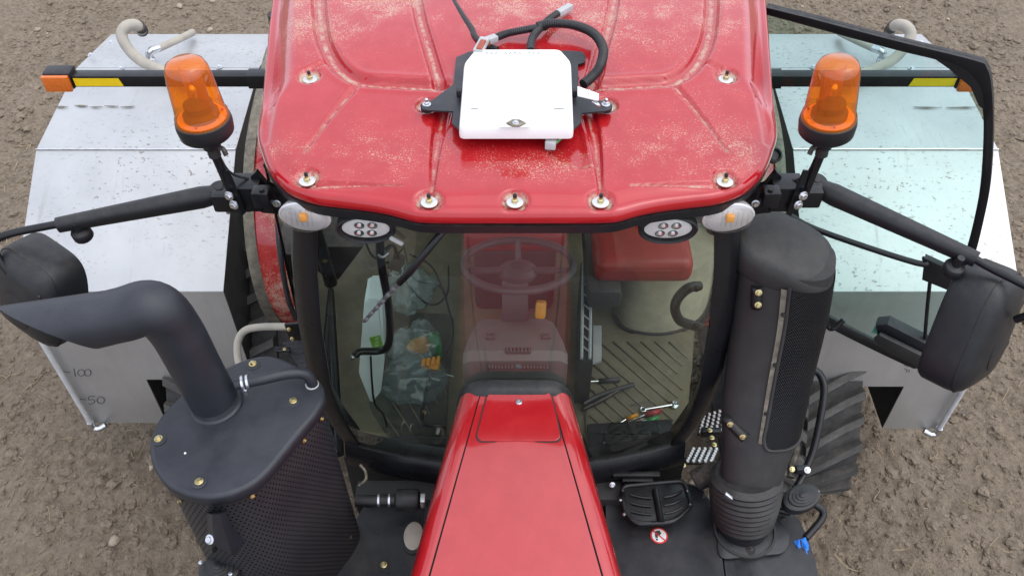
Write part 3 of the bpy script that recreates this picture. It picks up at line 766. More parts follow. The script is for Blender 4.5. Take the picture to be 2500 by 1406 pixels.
# rear rubber tracks (belt round a drive wheel and idlers) -----------------
def track(sg):
    xc, hw = sg*1.69, .325
    drive, fi, ri = Vector((0, 4.05, 1.15)), Vector((0, 3.20, .40)), Vector((0, 4.90, .40))
    R1, R2 = .60, .385
    path = []
    def arc(c, r, a0, a1, n):
        for k in range(n+1):
            a = R(a0+(a1-a0)*k/n); path.append((c.y+r*math.cos(a), c.z+r*math.sin(a)))
    # tangent angle between drive and front idler
    arc(drive, R1, 48, 142, 16); arc(fi, R2, 142, 270, 16); arc(ri, R2, 270, 408, 16)
    P = [Vector((0, y, z)) for y, z in path]; P.append(P[0])
    mb = MB(); rr = []
    for i in range(len(P)):
        a, b = P[i-1 if i > 0 else -2], P[(i+1) % (len(P)-1)]; t = (b-a).normalized(); nrm = Vector((0, -t.z, t.y)); nrm = nrm if nrm.dot(P[i]-Vector((0,4.05,.7))) > 0 else -nrm
        rr.append([Vector((xc-hw, *(P[i])[1:])), Vector((xc+hw, *(P[i])[1:])), Vector((xc+hw, *(P[i]-nrm*.045)[1:])), Vector((xc-hw, *(P[i]-nrm*.045)[1:]))])
    mb.loft(rr, cap=False); tr = mb.build('track', 'track_rubber', tractor, sharp=40)
    # tread lugs, one object each, chevrons
    Ls = [0]
    for i in range(1, len(P)): Ls.append(Ls[-1]+(P[i]-P[i-1]).length)
    tot = Ls[-1]; N_ = 44
    def ev(d):
        d %= tot; k = int(np.searchsorted(Ls, d)); k = max(1, min(k, len(P)-1)); t = (d-Ls[k-1])/max(1e-9, Ls[k]-Ls[k-1]); p = P[k-1].lerp(P[k], t)
        tt = (P[k]-P[k-1]).normalized(); nn = Vector((0, -tt.z, tt.y)); nn = nn if nn.dot(p-Vector((0,4.05,.7))) > 0 else -nn; return p, tt, nn
    for k in range(N_):
        for s2 in (1, -1):
            d0 = tot*(k+(.5 if s2 < 0 else 0))/N_; mb = MB(); secs = []
            for j in range(4):
                t = j/3; xx = s2*(.0+(hw-.004)*t) ; p, tt, nn = ev(d0-.24*t+.05*t*t); w = .036-.004*t; hgt = .055
                b = Vector((xc+xx, p.y, p.z)); secs.append([b-tt*w, b-tt*(w*.72)+nn*hgt, b+tt*(w*.72)+nn*hgt, b+tt*w])
            mb.loft(secs); mb.build('lug', 'lug_rubber', tr, sharp=30)
    lathes('drive_wheel', [(.05,-.18),(.54,-.18),(.555,0),(.54,.18),(.05,.18)], (xc, drive.y, drive.z), 'dark_metal', tr, axis=(1,0,0), seg=30)
    for c in (fi, ri): lathes('idler_wheel', [(.05,-.22),(.33,-.22),(.335,0),(.33,.22),(.05,.22)], (xc, c.y, c.z), 'dark_metal', tr, axis=(1,0,0), seg=28)
for sg in (1, -1): track(sg)
# frame and axle under the cab, front wheels out of frame
rbox('chassis', (0, 2.2, .95), (.72, 4.6, .7), 'dark_metal', tractor, bev=.03)
rbox('rear_axle', (0, 4.05, 1.1), (3.0, .3, .3), 'dark_metal', tractor, bev=.04)
for sg in (1, -1):
    lathes('front_wheel', [(.10,-.25),(.45,-.26),(.78,-.22),(.82,-.1),(.82,.1),(.78,.22),(.45,.26),(.10,.25)], (sg*1.05, -.65, .82), 'rubber', tractor, axis=(1,0,0), seg=40)
rbox('front_axle', (0, -.65, .8), (1.9, .22, .22), 'dark_metal', tractor, bev=.04)
rbox('engine_block', (0, .9, 1.55), (.5, 2.1, .9), 'inner_dark', tractor, bev=.03)

# saddle tanks ------------------------------------------------------------
YF = 3.12
def saddle(sg, label):
    # side profile in y,z: front wall, sloped panel, flat top, rear slopes; cut away round the track
    if sg < 0: q = dict(inn=545, outt=28, out1=62, out2=165, outb=258)
    tF = Py(1250, 712, YF).z
    xin = abs(Py(545, 712, YF).x); xout = abs(Py(33, 706, YF).x) + (0 if sg < 0 else .03)
    f1 = Px(575, 366, -xin); f2z = f1.z+.06
    f2 = Pz(168, 166, f2z); bk = Pz(258, 84, f2z-.10)
    zb = Py(250, 1032 if sg < 0 else 1046, YF).z; zn = Py(2050, 926 if sg < 0 else 943, YF).z; xl = abs(Py(356, 926, YF).x) if sg < 0 else abs(Py(2207, 945, YF).x)
    root = thing('saddle_tank', (sg*(xin+xout)/2, (YF+bk.y)/2, 0), label, 'tank', 'steel tanks over the tracks')
    prof = [(YF, tF), (f1.y, f1.z), (f2.y, f2z), (bk.y, bk.z), (bk.y+.45, bk.z-.5)]
    def panel(name, a, b, x0=xin, x1=xout, th=.006, mat='tank_metal', n=Vector((0,0,-1))):
        (y0, z0), (y1, z1) = a, b
        return plates(name, [Vector((sg*x0, y0, z0)), Vector((sg*x1, y0, z0)), Vector((sg*x1, y1, z1)), Vector((sg*x0, y1, z1))], n*th, mat, root, bev=.0015)
    e = .0015
    panel('sloped_panel', (prof[0][0]+e, prof[0][1]+e), (prof[1][0]-e, prof[1][1]-e))
    panel('top_panel', (prof[1][0]+e, prof[1][1]), (prof[2][0]-e, prof[2][1]))
    panel('rear_sloped_panel', (prof[2][0]+e, prof[2][1]), (prof[3][0], prof[3][1]))
    panel('rear_panel', prof[3], prof[4], n=Vector((0,-1,0)))
    # front wall with the cut-out for the track: L shape
    fw = [(xin, tF), (xout, tF), (xout, zb), (xl, zb), (xl, zn), (xin, zn)]
    plates('front_panel', [Vector((sg*x, YF, z)) for x, z in fw], (0, .006, 0), 'tank_metal', root, bev=.0015)
    # side walls
    sp = [(YF+.008, zb), (YF+.008, tF-.004), (prof[1][0], prof[1][1]-.008), (prof[2][0], prof[2][1]-.008), (prof[3][0], prof[3][1]-.008), (prof[4][0], prof[4][1]), (prof[4][0], zb)]
    plates('outer_side_panel', [Vector((sg*(xout-.002), y, z)) for y, z in sp], (-sg*.006, 0, 0), 'tank_metal', root)
    si = [(YF+.008, zn)] + sp[1:6] + [(prof[4][0], zn)]
    plates('inner_side_panel', [Vector((sg*(xin+.002), y, z)) for y, z in si], (sg*.006, 0, 0), 'tank_inner_shade', root)
    plates('leg_side_panel', [Vector((sg*(xl+.002), y, z)) for y, z in ((YF+.008, zb), (YF+.008, zn+.02), (prof[4][0], zn+.02), (prof[4][0], zb))], (sg*.006, 0, 0), 'tank_inner_shade', root)
    plates('arch_panel', [Vector((sg*x, y, zn+.02)) for x, y in ((xin+.01, YF+.01), (xl, YF+.01), (xl, prof[4][0]), (xin+.01, prof[4][0]))], (0,0,.006), 'tank_inner_shade', root)
    # weld bead along the fold
    pts = [Vector((sg*(xin+(xout-xin)*k/24), prof[1][0], prof[1][1]+.003+.002*random.random())) for k in range(25)]
    tubes('weld_seam', pts, .005, 'aluminium', root, seg=6, sm=False)
    # sight tube on the outer front corner with elbows
    S = (lambda a, b, y: Py(a, b, y)) 
    if sg < 0: top, bot = (40, 775), (192, 1022)
    else: top, bot = (2484, 870), (2378, 1040)
    xb = sg*(xout-.01)
    pt_b = Vector((xb, YF-.03, zb+.03)); pt_t = Vector((xb, YF-.03, tF-.12))
    tubes('sight_tube', [pt_b, pt_t], .016, 'clear_tube', root, sm=False, seg=12)
    lathes('tube_clamp', [(.020,0),(.022,.01),(.020,.02)], pt_b+Vector((0,0,.0)), 'zinc', root, seg=14)
    tubes('lower_elbow', [pt_b+Vector((0,0,.01)), pt_b+Vector((0,0,-.035)), pt_b+Vector((-sg*.03,0,-.045)), pt_b+Vector((-sg*.07,.02,-.035))], .021, 'zinc', root, seg=12)
    tubes('upper_elbow', [pt_t, pt_t+Vector((sg*.008,0,.05)), pt_t+Vector((0,.01,.075)), pt_t+Vector((-sg*.01,.05,.08))], .021, 'zinc', root, seg=12)
    # vent hose looping over the top and its fittings
    A = (lambda x: x) if sg < 0 else (lambda x: 2520-x)
    ht = f2z
    hose = [Pz(A(460),205,ht+.03), Pz(A(400),175,ht+.035), Pz(A(345),150,ht+.07), Pz(A(312),118,ht+.13), Pz(A(297),86,ht+.19), Pz(A(308),66,ht+.22), Pz(A(330),62,ht+.20), Pz(A(345),74,ht+.13)]
    tubes('vent_hose', hose, [.030,.030,.031,.031,.032,.033,.034,.034], 'grey_pipe', root, seg=16)
    tubes('hose_end', [Pz(A(338),64,ht+.185), Pz(A(347),76,ht+.11)], .036, 'rubber', root, seg=16, sm=False)
    tubes('overflow_pipe', [Pz(A(470),80,ht-.05), Pz(A(440),95,ht+.03), Pz(A(385),120,ht+.07)], [.022,.021,.021], 'grey_pipe', root, seg=12)
    tubes('pipe_elbow', [Pz(A(388),118,ht+.07), Pz(A(368),126,ht+.075), Pz(A(364),137,ht+.045), Pz(A(370),151,ht+.0)], .022, 'zinc', root, seg=12)
    lathes('pipe_collar', [(.028,0),(.028,.025),(.024,.03)], Pz(A(370),153,ht-.0), 'zinc', root, seg=12)
    for a, b in ((172,172),(295,168),(535,165),(222,136),(272,105)):
        p = Pz(A(a), b, ht+.005); bolt(p, root, scale=1.4, mat='zinc', name='panel_bolt')
    return root, dict(xin=xin, xout=xout, tF=tF, zb=zb, zn=zn, xl=xl, prof=prof)
tank_l, TI = saddle(-1, 'bare steel saddle tank marked 100 and 50, behind the exhaust stack')
tank_r, _ = saddle(1, 'bare steel saddle tank seen partly through the open glass door')
# ---- handwriting on the tank fronts
def strokes(name, lines, y, r, mat, parent):
    mb = MB()
    for ln_ in lines:
        pts = [Py(a, b, y) for a, b in ln_]
        mb.tube(pts, r, seg=4, sm=len(pts) > 2, sub=4)
    return mb.build(name, mat, parent)
def oval(cx, cy, rx, ry, n=10, a0=0, a1=360): return [(cx+rx*math.cos(R(a0+(a1-a0)*k/n)), cy+ry*math.sin(R(a0+(a1-a0)*k/n))) for k in range(n+1)]
strokes('level_mark', [[(148,906),(172,909)], [(180,899),(184,919)], oval(198,910,8,8), oval(214,910,8,8)], YF-.002, .0024, 'faint_ink', tank_l)
strokes('level_mark', [[(192,974),(210,976)], [(232,967),(218,968),(217,976),(227,975),(231,981),(224,986),(216,985)], oval(246,977,9,8)], YF-.002, .0024, 'faint_ink', tank_l)
strokes('level_mark', [[(2382,1005),(2370,1006)], [(2352,1000),(2345,1008),(2356,1008)], [(2352,1003),(2350,1013)], oval(2362,1006,4,6)], YF-.002, .002, 'faint_ink', tank_r)
strokes('level_mark', [[(2388,927),(2412,926)]], YF-.002, .0024, 'faint_ink', tank_r)
strokes('scribble', [[(2205,882),(2211,885),(2207,890)], [(2207,893),(2213,891),(2216,896)], [(2208,899),(2214,902)], oval(2217,905,4,3)], YF-.002, .0016, 'faint_ink', tank_r)
# ---- black lamp bars behind the cab, over the tanks
for sg in (1, -1):
    A = (lambda x: x) if sg < 0 else (lambda x: 2520-x)
    yb = 3.42
    x0, z0 = .98, Py(600, 192, yb).z; x1 = abs(Py(180, 195, yb).x)
    bar = rbox('marker_bar', (sg*(x0+x1)/2, yb, z0), (x1-x0, .055, .055), 'black_paint', tractor, bev=.004)
    rbox('bar_sleeve', (sg*(x0+.07), yb, z0-.001), (.30, .066, .066), 'black_paint', bar, bev=.004)
    rbox('lamp_housing', (sg*(x1+.055), yb+.005, z0+.003), (.125, .075, .085), 'black_plastic', bar, bev=.012)
    rbox('marker_lens', (sg*(x1+.057), yb-.042, z0), (.120, .022, .078), 'amber_solid', bar, bev=.008)
    ya = abs(Py(A(182), 205, yb-.03).x); yb_ = abs(Py(A(300), 205, yb-.03).x)
    plates('reflective_strip', [Vector((sg*x, yb-.0292, z)) for x, z in ((x1-.015, z0+.019), (yb_+.012, z0+.019), (yb_, z0-.021), (x1-.015, z0-.021))], (0,-.001,0), 'yellow_reflective', bar)

# amber beacons -----------------------------------------------------------
def beacon(sg, base_px, top_px, foot):
    yb = 2.22
    b = Py(*base_px, yb); t = Py(*top_px, yb); ax = (t-b).normalized(); H = (t-b).length; r = .082
    body = lathes('beacon', [(.028,-.10),(.030,-.075),(.038,-.06),(.076,-.05),(.083,-.042),(.086,-.01),(.084,.006),(.079,.010)], b, 'black_plastic', tractor, axis=ax, seg=40)
    mb = MB(); mb.lathe([(.081,.008),(.081,.020),(.076,.026),(.074,.06),(.067,H*.72),(.063,H*.86),(.056,H*.94),(.044,H*.98),(.0,H)], b, ax, seg=40); mb.f = mb.f[:-2]; mb.sm = mb.sm[:-2]
    mb.build('beacon_lens', 'amber_lens', body)
    lathes('lens_floor', [(.074,.011),(.074,.014),(.05,.0145)], b, 'amber_bright', body, axis=ax, seg=36)
    lathes('rotor_base', [(.054,.012),(.054,.030),(.044,.040),(.044,.062),(.020,.066)], b, 'amber_dark', body, axis=ax, seg=28)
    lathes('bulb', [(.010,.062),(.012,.10),(.013,.115),(.006,.125)], b, 'chrome', body, axis=ax, seg=12)
    X = Vector((sg*.3,-1,0)).normalized(); mb = MB(); rows = []
    for i in range(9):
        u = (i/8-.5)*1.9
        rows.append([b + ax*(.045+.13*j/8) + X*(.034-.036*math.cos(u)) *-1 + ax.cross(X)*(.047*math.sin(u)) for j in range(9)])
    mb.loft(rows, closed=False, cap=False); mb.build('reflector', 'amber_mirror', body)
    for k in range(3):
        a = k*2.1+.5; lathes('lens_screw', [(.004,0),(.004,.008)], b+ax*.013+Vector((math.cos(a),math.sin(a),0))*.064, 'red_handle', body, axis=ax, seg=8)
    # stem down to the bracket
    f = Py(*foot, yb)
    tubes('beacon_stem', [b-ax*.10, b-ax*.135], .020, 'grey_plastic', body, sm=False, seg=14)
    tubes('beacon_mast', [b-ax*.12, f], .0145, 'black_paint', body, sm=False, seg=12)
    tubes('stem_clamp', [b-ax*.108+Vector((sg*.02,0,0)), b-ax*.104+Vector((-sg*.032,-.012,.008)), b-ax*.112+Vector((-sg*.045,-.02,-.006))], .008, 'dark_metal', body, seg=8)
    tubes('beacon_cable', [b-ax*.12+Vector((0,.02,0)), f+Vector((0,.03,.05)), f+Vector((-sg*.05,.05,.0))], .005, 'black_plastic', body, seg=6)
beacon(-1, (496,294), (447,148), (562,462)); beacon(1, (2022,292), (2050,146), (1965,470))

# mirror arms, heads, brackets ---------------------------------------------
def bracket(sg):
    A = (lambda x: x) if sg < 0 else (lambda x: 2520-x)
    y = 2.30
    mb = MB()
    c = Py(A(605), 470, 2.26); mb.box(c, (.10,.085,.10), None, .006)
    br = mb.build('mirror_bracket', 'black_paint', tractor, sharp=45)
    plates('bracket_plate', [Py(A(a), b, 2.20) for a, b in ((545,420),(558,418),(600,520),(590,530),(566,495))], (0,.010,0), 'black_paint', br, bev=.002)
    rbox('bracket_lug', Py(A(640), 480, 2.20), (.055,.05,.06), 'black_paint', br, bev=.005)
    lathes('bracket_hole', [(.010,0),(.010,.003)], Py(A(641), 466, 2.20)+Vector((0,-.005,.012)), 'inner_dark', br, seg=14)
    plates('bracket_web', [Py(A(a), b, 2.27) for a, b in ((612,432),(625,420),(650,452),(668,458),(700,470),(720,515),(690,525),(640,520),(610,500))], (0,.02,0), 'black_paint', br, bev=.002)
    for a, b in ((560,478),(572,500)): bolt(Py(A(a), b, 2.185), br, axis=(-sg*-.3,-.9,.2), scale=1.3, mat='zinc')
    bolt(Py(A(676), 497, 2.24), br, axis=(0,-1,.2), scale=1.1, mat='zinc')
    tubes('bracket_strut', [Py(A(648), 400, 2.40), Py(A(690), 465, 2.34)], .012, 'black_paint', br, sm=False, seg=8)
    return br
def tapered(name, a, b, r0, r1, mat, parent, fl=1.0):
    a, b = Vector(a), Vector(b); t = (b-a).normalized(); mb = MB(); rr = []
    u = t.cross(Vector((0,0,1))).normalized(); w = u.cross(t); n = 16
    for k in range(9):
        f = k/8; r = r0*(1-f)+r1*f
        if k == 0: r *= .75
        c = a.lerp(b, f); rr.append([c + u*(r*math.cos(2*math.pi*j/n)) + w*(r*fl*(1.35 if math.sin(2*math.pi*j/n) < 0 else 1.0)*math.sin(2*math.pi*j/n)) for j in range(n)])
    mb.loft(rr); return mb.build(name, mat, parent, sharp=50)
def mirror(sg, arm0, arm1, rod, head_c, face_n, size, tilt, knob):
    br = bracket(sg)
    a0 = Pz(*arm0, 3.03); a1 = Pz(*arm1, 3.00)
    arm = tapered('mirror_arm', a0, a1, .036, .024, 'black_plastic', tractor)
    lathes('pivot_cap', [(.036,-.05),(.036,.022),(.030,.028),(.016,.028),(.014,.031)], a0, 'black_plastic', arm, axis=(0,-.15,1), seg=20)
    rbox('pivot_fork', a0.lerp(Py(600 if sg < 0 else 1920, 478, 2.26), .45)+Vector((0,-.01,-.02)), (.13,.05,.07), 'black_paint', arm, bev=.01)
    rbox('pivot_shim', a0+Vector((-sg*-.02*-1,-.035,-.035)), (.012,.02,.05), 'zinc', arm, bev=.002)
    R_ = [Pz(a, b, z) for a, b, z in rod]
    tubes('mirror_rod', [a1.lerp(a0,.06)]+R_, .0135, 'black_paint', arm, seg=12, sub=5)
    k = Pz(*knob, 2.95); lathes('knob', [(.012,.06),(.014,.02),(.030,.016),(.034,.010),(.034,-.015),(.028,-.022)], k, 'black_plastic', arm, axis=(0,-.2,1), seg=14)
    # head: rounded housing, glass on the driver's side
    n = Vector(face_n).normalized(); W, H, D = size
    up0 = Vector((0,0,1)); up = (up0-n*up0.dot(n)).normalized(); rt = up.cross(n).normalized()
    up = (Matrix.Rotation(tilt, 3, n) @ up); rt = up.cross(n).normalized()
    c = Vector(head_c); N_ = 48
    def ring(f, d, k=1.0):
        out = []
        for j in range(N_):
            a = 2*math.pi*j/N_; ca, sa = math.cos(a), math.sin(a); e = .48
            x = math.copysign(abs(ca)**e, ca)*W/2*f; z = math.copysign(abs(sa)**e, sa)*H/2*f
            x *= 1-.10*(z/(H/2)); out.append(c+rt*x+up*z+n*d)
        return out
    mb = MB(); mb.loft([ring(.96,-D*.5), ring(1.0,-D*.42), ring(1.0,D*.05), ring(.985,D*.18), ring(.93,D*.30), ring(.80,D*.40), ring(.55,D*.47), ring(.2,D*.5)])
    hd = mb.build('mirror_housing', 'black_plastic', arm, sharp=50)
    mb = MB(); mb.loft([ring(.985,D*.17), ring(.996,D*.20), ring(.975,D*.225)], cap=False); mb.build('housing_seam', 'seal_rubber', arm)
    # raised oval and vents on the back cover
    co = c - up*H*.10 + n*D*.47
    lathes('cover_boss', [(.075,-.01),(.072,.004),(.066,.006)], co, 'black_plastic', arm, axis=n, seg=28, xdir=rt, sx=.8, sy=1.1)
    for k_, (fx, fz) in enumerate(((-.05,.28),(.28,.22),(.30,-.15))):
        place('vent_dimple', lambda m: m.lathe([(.018,0),(.016,.004),(.002,.005)], (0,0,0), seg=16, sx=1.7, sy=.7), 'cover_vent', 'seal_rubber', c+rt*W*fx+up*H*fz+n*D*(.46-.10*abs(fz)*2), arm, axis=n, spin=.6)
    mb = MB(); mb.loft([ring(.90,-D*.505), ring(.90,-D*.52)]); mb.build('mirror_glass', 'chrome', arm)
    return arm
hL = Pz(122, 708, 2.78)
mirror(-1, (540,470), (140,548), [(100,555,2.99),(20,572,2.985),(-12,590,2.97),(-8,625,2.93),(40,690,2.84)], Vector((hL.x-.06, hL.y+.02, hL.z-.03)), (-.45,-.86,.22), (.29,.36,.18), R(-14), (200,570))
hR = Pz(2385, 800, 2.74)
mirror(1, (1990,452), (2385,632), [(2420,655,2.985),(2490,690,2.98),(2530,715,2.96),(2525,760,2.90),(2480,780,2.84)], hR, (.62,-.72,.18), (.29,.43,.18), R(-16), (2328,655))

# front lamps under the roof edge -------------------------------------------
def turn_signal(px_, py_, sg):
    c = Pz(px_, py_, 3.10); n = Vector((sg*.15,-.98,.12)).normalized()
    b = lathes('turn_signal', [(.05,-.06),(.082,-.02),(.087,0),(.087,.012),(.079,.016)], c, 'white_plastic' if False else 'lamp_grey', tractor, axis=n, seg=40, xdir=(1,0,0), sx=1.0, sy=.62)
    mb = MB(); mb.lathe([(.080,.013),(.078,.026),(.068,.040),(.048,.050),(.02,.055),(0,.056)], c, n, seg=40, xdir=(1,0,0), sx=1.0, sy=.62); mb.f = mb.f[:-2]; mb.sm = mb.sm[:-2]; mb.build('signal_lens', 'clear_lens', b)
    mb = MB(); mb.lathe([(.077,.014),(.060,.012),(.03,.004),(.002,.002)], c, n, seg=40, xdir=(1,0,0), sx=1.0, sy=.54); mb.f = mb.f[:-2]; mb.sm = mb.sm[:-2]; mb.build('signal_reflector', 'lamp_grey', b)
    rbox('signal_bulb', c+n*.022+Vector((0,0,.006)), (.026,.020,.026), 'orange_plastic', b, bev=.006)
    X = Vector((1,0,0)); V_ = n.cross(X).normalized()
    for k in range(8):   # ribs of the lens
        x = -.058+.0166*k; h = .036*math.sqrt(max(0, 1-(x/.078)**2))
        tubes('lens_rib', [c+X*x+V_*h*.85+n*.020, c+X*x-V_*h*.85+n*.020], .0022, 'clear_lens', b, sm=False, seg=5)
turn_signal(747,524,-1); turn_signal(1776,526,1)
def work_light(px_, py_, sg):
    c = Pz(px_, py_, 3.06); n = Vector((0,-.985,-.12)).normalized()
    b = lathes('work_light', [(.05,-.08),(.085,-.065),(.094,-.035),(.096,.006),(.091,.012),(.082,.008),(.079,-.006)], c, 'black_plastic', tractor, axis=n, seg=44, xdir=(1,0,0), sx=1.0, sy=.68)
    lathes('lamp_reflector', [(.080,-.008),(.080,.000),(.076,.001)], c, 'sign_white', b, axis=n, seg=40, xdir=(1,0,0), sx=.96, sy=.56)
    X = Vector((1,0,0)); V_ = n.cross(X).normalized()
    for i in (-1, 1):
        for j in (-1, 1):
            q = c+X*(i*.021+.003*j)+V_*(j*.0185)+n*.001
            lathes('led_cup', [(.0165,0),(.0165,.003),(.013,.003),(.006,.0005),(.005,.002)], q, 'chrome', b, axis=n, seg=18)
            lathes('led', [(.006,.001),(.005,.005),(.002,.006)], q, 'sign_white', b, axis=n, seg=10)
    mb = MB(); mb.lathe([(.083,.006),(.05,.009),(0,.010)], c, n, seg=40, xdir=(1,0,0), sx=.98, sy=.58); mb.f = mb.f[:-2]; mb.sm = mb.sm[:-2]; mb.build('lamp_glass', 'clear_lens', b)
    rbox('lamp_mount', c-n*.06+Vector((0,0,.03)), (.06,.05,.05), 'black_plastic', b)
work_light(893,558,-1); work_light(1631,559,1)

# exhaust -------------------------------------------------------------------
ZE = 2.62
eo = [(365,1085),(372,1130),(398,1172),(440,1200),(500,1213),(560,1205),(612,1183),(652,1150),(690,1105),(730,1055),(768,1010),(789,972),(786,940),(762,915),(715,886),(665,868),(618,871),(560,892),(480,935),(415,990),(380,1035)]
E3 = sp2([Pz(a, b, ZE) for a, b in eo]+[Pz(*eo[0], ZE)], 6)[:-1]
ec = sum(E3, Vector())/len(E3)
def inset(pts, d, z): return [Vector((p.x, p.y, z))-(Vector((p.x,p.y,0))-Vector((ec.x,ec.y,0))).normalized()*d for p in pts]
mb = MB(); mb.loft([inset(E3,.012,ZE-.06), inset(E3,0,ZE-.05), inset(E3,-.002,ZE-.012), inset(E3,.003,ZE-.003), inset(E3,.012,ZE)], cap=False)
o_ = len(mb.v); top = inset(E3, .012, ZE); c0 = mb.add(top+[ec+Vector((0,0,.006))], [(i, (i+1) % len(top), len(top)) for i in range(len(top))], True)
exh = mb.build('exhaust_shield', 'satin_black', tractor, sharp=50)
# perforated wrap with UV in metres
def wrap(name, pts, z0, z1, mat, parent, ins0=.016, ins1=.0, nz=10):
    per = [0]; ring0 = inset(pts, ins0, z1); n = len(ring0)
    for i in range(n): per.append(per[-1]+(ring0[(i+1) % n]-ring0[i]).length)
    vs = []; fs = []; uvs = []
    for j in range(nz+1):
        z = z1+(z0-z1)*j/nz; rg = inset(pts, ins0+(ins1-ins0)*j/nz, z); rg.append(rg[0].copy())
        for i, p in enumerate(rg): vs.append(p); uvs.append((per[i], z))
    for j in range(nz):
        for i in range(n): a = j*(n+1)+i; fs.append((a, a+1, a+n+2, a+n+1))
    mb = MB(); mb.add(vs, fs); o = mb.build(name, mat, parent, recalc=False); me = o.data
    uv = me.uv_layers.new(name='UVMap')
    for l in me.loops: uv.data[l.index].uv = uvs[l.vertex_index]
    return o
ZSB = Px(888, 1240, Pz(787,965,ZE).x).z
wrap('perforated_sleeve', E3, ZSB, ZE-.052, 'perforated_black', exh)
for a, b in ((617,888),(716,978),(387,1071),(486,1175)):
    p = Pz(a, b, ZE+.004); lathes('bolt_dimple', [(.024,0),(.018,.0008)], p-Vector((0,0,.001)), 'satin_black', exh, seg=18); bolt(p, exh, scale=1.05)
p = Pz(452,1106,ZE+.003); lathes('rivet', [(.004,0),(.003,.003)], p, 'sign_white', exh, seg=8)
def sleeve_hit(a, b):     # find the point on the sleeve wall along the pixel ray
    r = ray(a, b); best = None
    for i in range(len(E3)):
        q = inset(E3, .010, 0); p0, p1 = q[i], q[(i+1) % len(q)]
        ex, ey = p1.x-p0.x, p1.y-p0.y; den = r.x*ey-r.y*ex
        if abs(den) < 1e-9: continue
        t = ((p0.x-CAM.x)*ey-(p0.y-CAM.y)*ex)/den; s_ = ((p0.x-CAM.x)*r.y-(p0.y-CAM.y)*r.x)/den
        if 0 <= s_ <= 1 and t > 0 and (best is None or t < best[0]): best = (t, Vector((ey, -ex, 0)).normalized())
    if best is None: return None
    p = CAM+r*best[0]; nn = best[1]
    if nn.dot(Vector((p.x-ec.x, p.y-ec.y, 0))) < 0: nn = -nn
    return p, nn
for q in ((784,1022),(742,1075),(616,1210),(868,1222),(853,1309),(440,1222)):
    h_ = sleeve_hit(*q)
    if h_: bolt(h_[0]+h_[1]*.001, exh, axis=h_[1], scale=.8)
# pipe: leaning stack, bend, slanted open end
pb = Pz(528,985,ZE-.02); pm = Py(425,800,pb.y-.0); pe = Py(395,762,pb.y-.02)
el = Py(300,742,pb.y-.03); en = Py(90,805,pb.y-.05)
pp = [pb, pb.lerp(pm,.5), pm, Py(372,752,pb.y-.01), Py(300,768,pb.y-.02), Py(200,790,pb.y-.03), Py(110,800,pb.y-.04)]
rp = [.0775,.0775,.078,.081,.081,.079,.078]
cp, cr = spline(pp, rp, 8)
mb = MB(); n = len(cp); seg = 36; rings_ = []
T = [(cp[min(i+1,n-1)]-cp[max(i-1,0)]).normalized() for i in range(n)]
Nv = (Vector((0,1,0))-T[0]*T[0].y).normalized()
end_len = .22
for i in range(n):
    Nv = (Nv-T[i]*Nv.dot(T[i])).normalized(); B = T[i].cross(Nv); ring_ = []
    for k in range(seg):
        a = 2*math.pi*k/seg; ring_.append(cp[i]+(Nv*math.cos(a)+B*math.sin(a))*cr[i])
    rings_.append(ring_)
# slanted cut: the upper rear lip reaches furthest out, the lower front is cut back
last = []; tl = T[-1]; eu = (UP-tl*UP.dot(tl)).normalized()
for k in range(seg):
    q = rings_[-1][k]; w = (q-cp[-1]).dot(eu)/cr[-1]; last.append(q+tl*(-.012+.135*w))
rings_ = rings_[:-14]+[[rings_[-15][k].lerp(last[k], f) for k in range(seg)] for f in (.25,.5,.75)]+[last]

inner_r = []
for k in range(seg): inner_r.append(last[k].lerp(cp[-1]+tl*(last[k]-cp[-1]).dot(tl), .06))
deep = [cp[-16]+(q-cp[-1]-tl*(q-cp[-1]).dot(tl))*.92 for q in last]
mb.loft(rings_, cap=False); pipe = mb.build('exhaust_pipe', 'satin_black', tractor)
mb = MB(); mb.loft([last, inner_r, deep], cap=False); mb.build('pipe_bore', 'inner_dark', pipe)
mb = MB(); tb = T[0]; mb.lathe([(.088,-.004),(.088,.006),(.079,.010)], Pz(528,985,ZE)+Vector((0,0,0)), tb, seg=36); mb.build('pipe_collar', 'satin_black', pipe)
# side tube from the stack into the shield
t0 = Pz(575,938,ZE+.085); t1 = Pz(640,925,ZE+.09); t2 = Pz(700,912,ZE+.08); t3 = Pz(742,912,ZE+.06); t4 = Pz(760,930,ZE+.02); t5 = Pz(766,955,ZE-.04)
tubes('bypass_tube', [t0, t1, t2, t3, t4, t5], .019, 'satin_black', pipe, seg=14)
ax_ = (t1-t0).normalized()
for k in range(2): lathes('hose_clamp', [(.022,0),(.0245,.002),(.0245,.009),(.022,.011)], t0+ax_*(.018+.016*k), 'zinc', pipe, axis=ax_, seg=20)
rbox('clamp_screw', Pz(601,958,ZE+.065), (.010,.010,.03), 'zinc', pipe, bev=.002)
for k in range(3): lathes('tube_band', [(.0215,0),(.023,.004),(.0215,.008)], t4.lerp(t5, .25+.25*k), 'connector_grey', pipe, axis=(t5-t4), seg=18)
# wedge bracket on the sleeve with its work lamp
yw = sleeve_hit(560,1290)[0].y
wf = [(520,1256),(553,1253),(594,1300),(570,1352),(520,1325)]
mb = MB(); mb.loft([[Py(a, b, yw+.03) for a, b in ((500,1250),(560,1245),(612,1305),(578,1358),(505,1330))], [Py(a, b, yw-.05) for a, b in ((518,1256),(536,1255),(566,1350),(560,1352),(520,1327))]])
mb.build('lamp_wedge', 'satin_black', exh, sharp=30)
bolt(Py(513,1316,yw-.05), exh, axis=(-.4,-.6,.7), scale=1.3, mat='zinc')

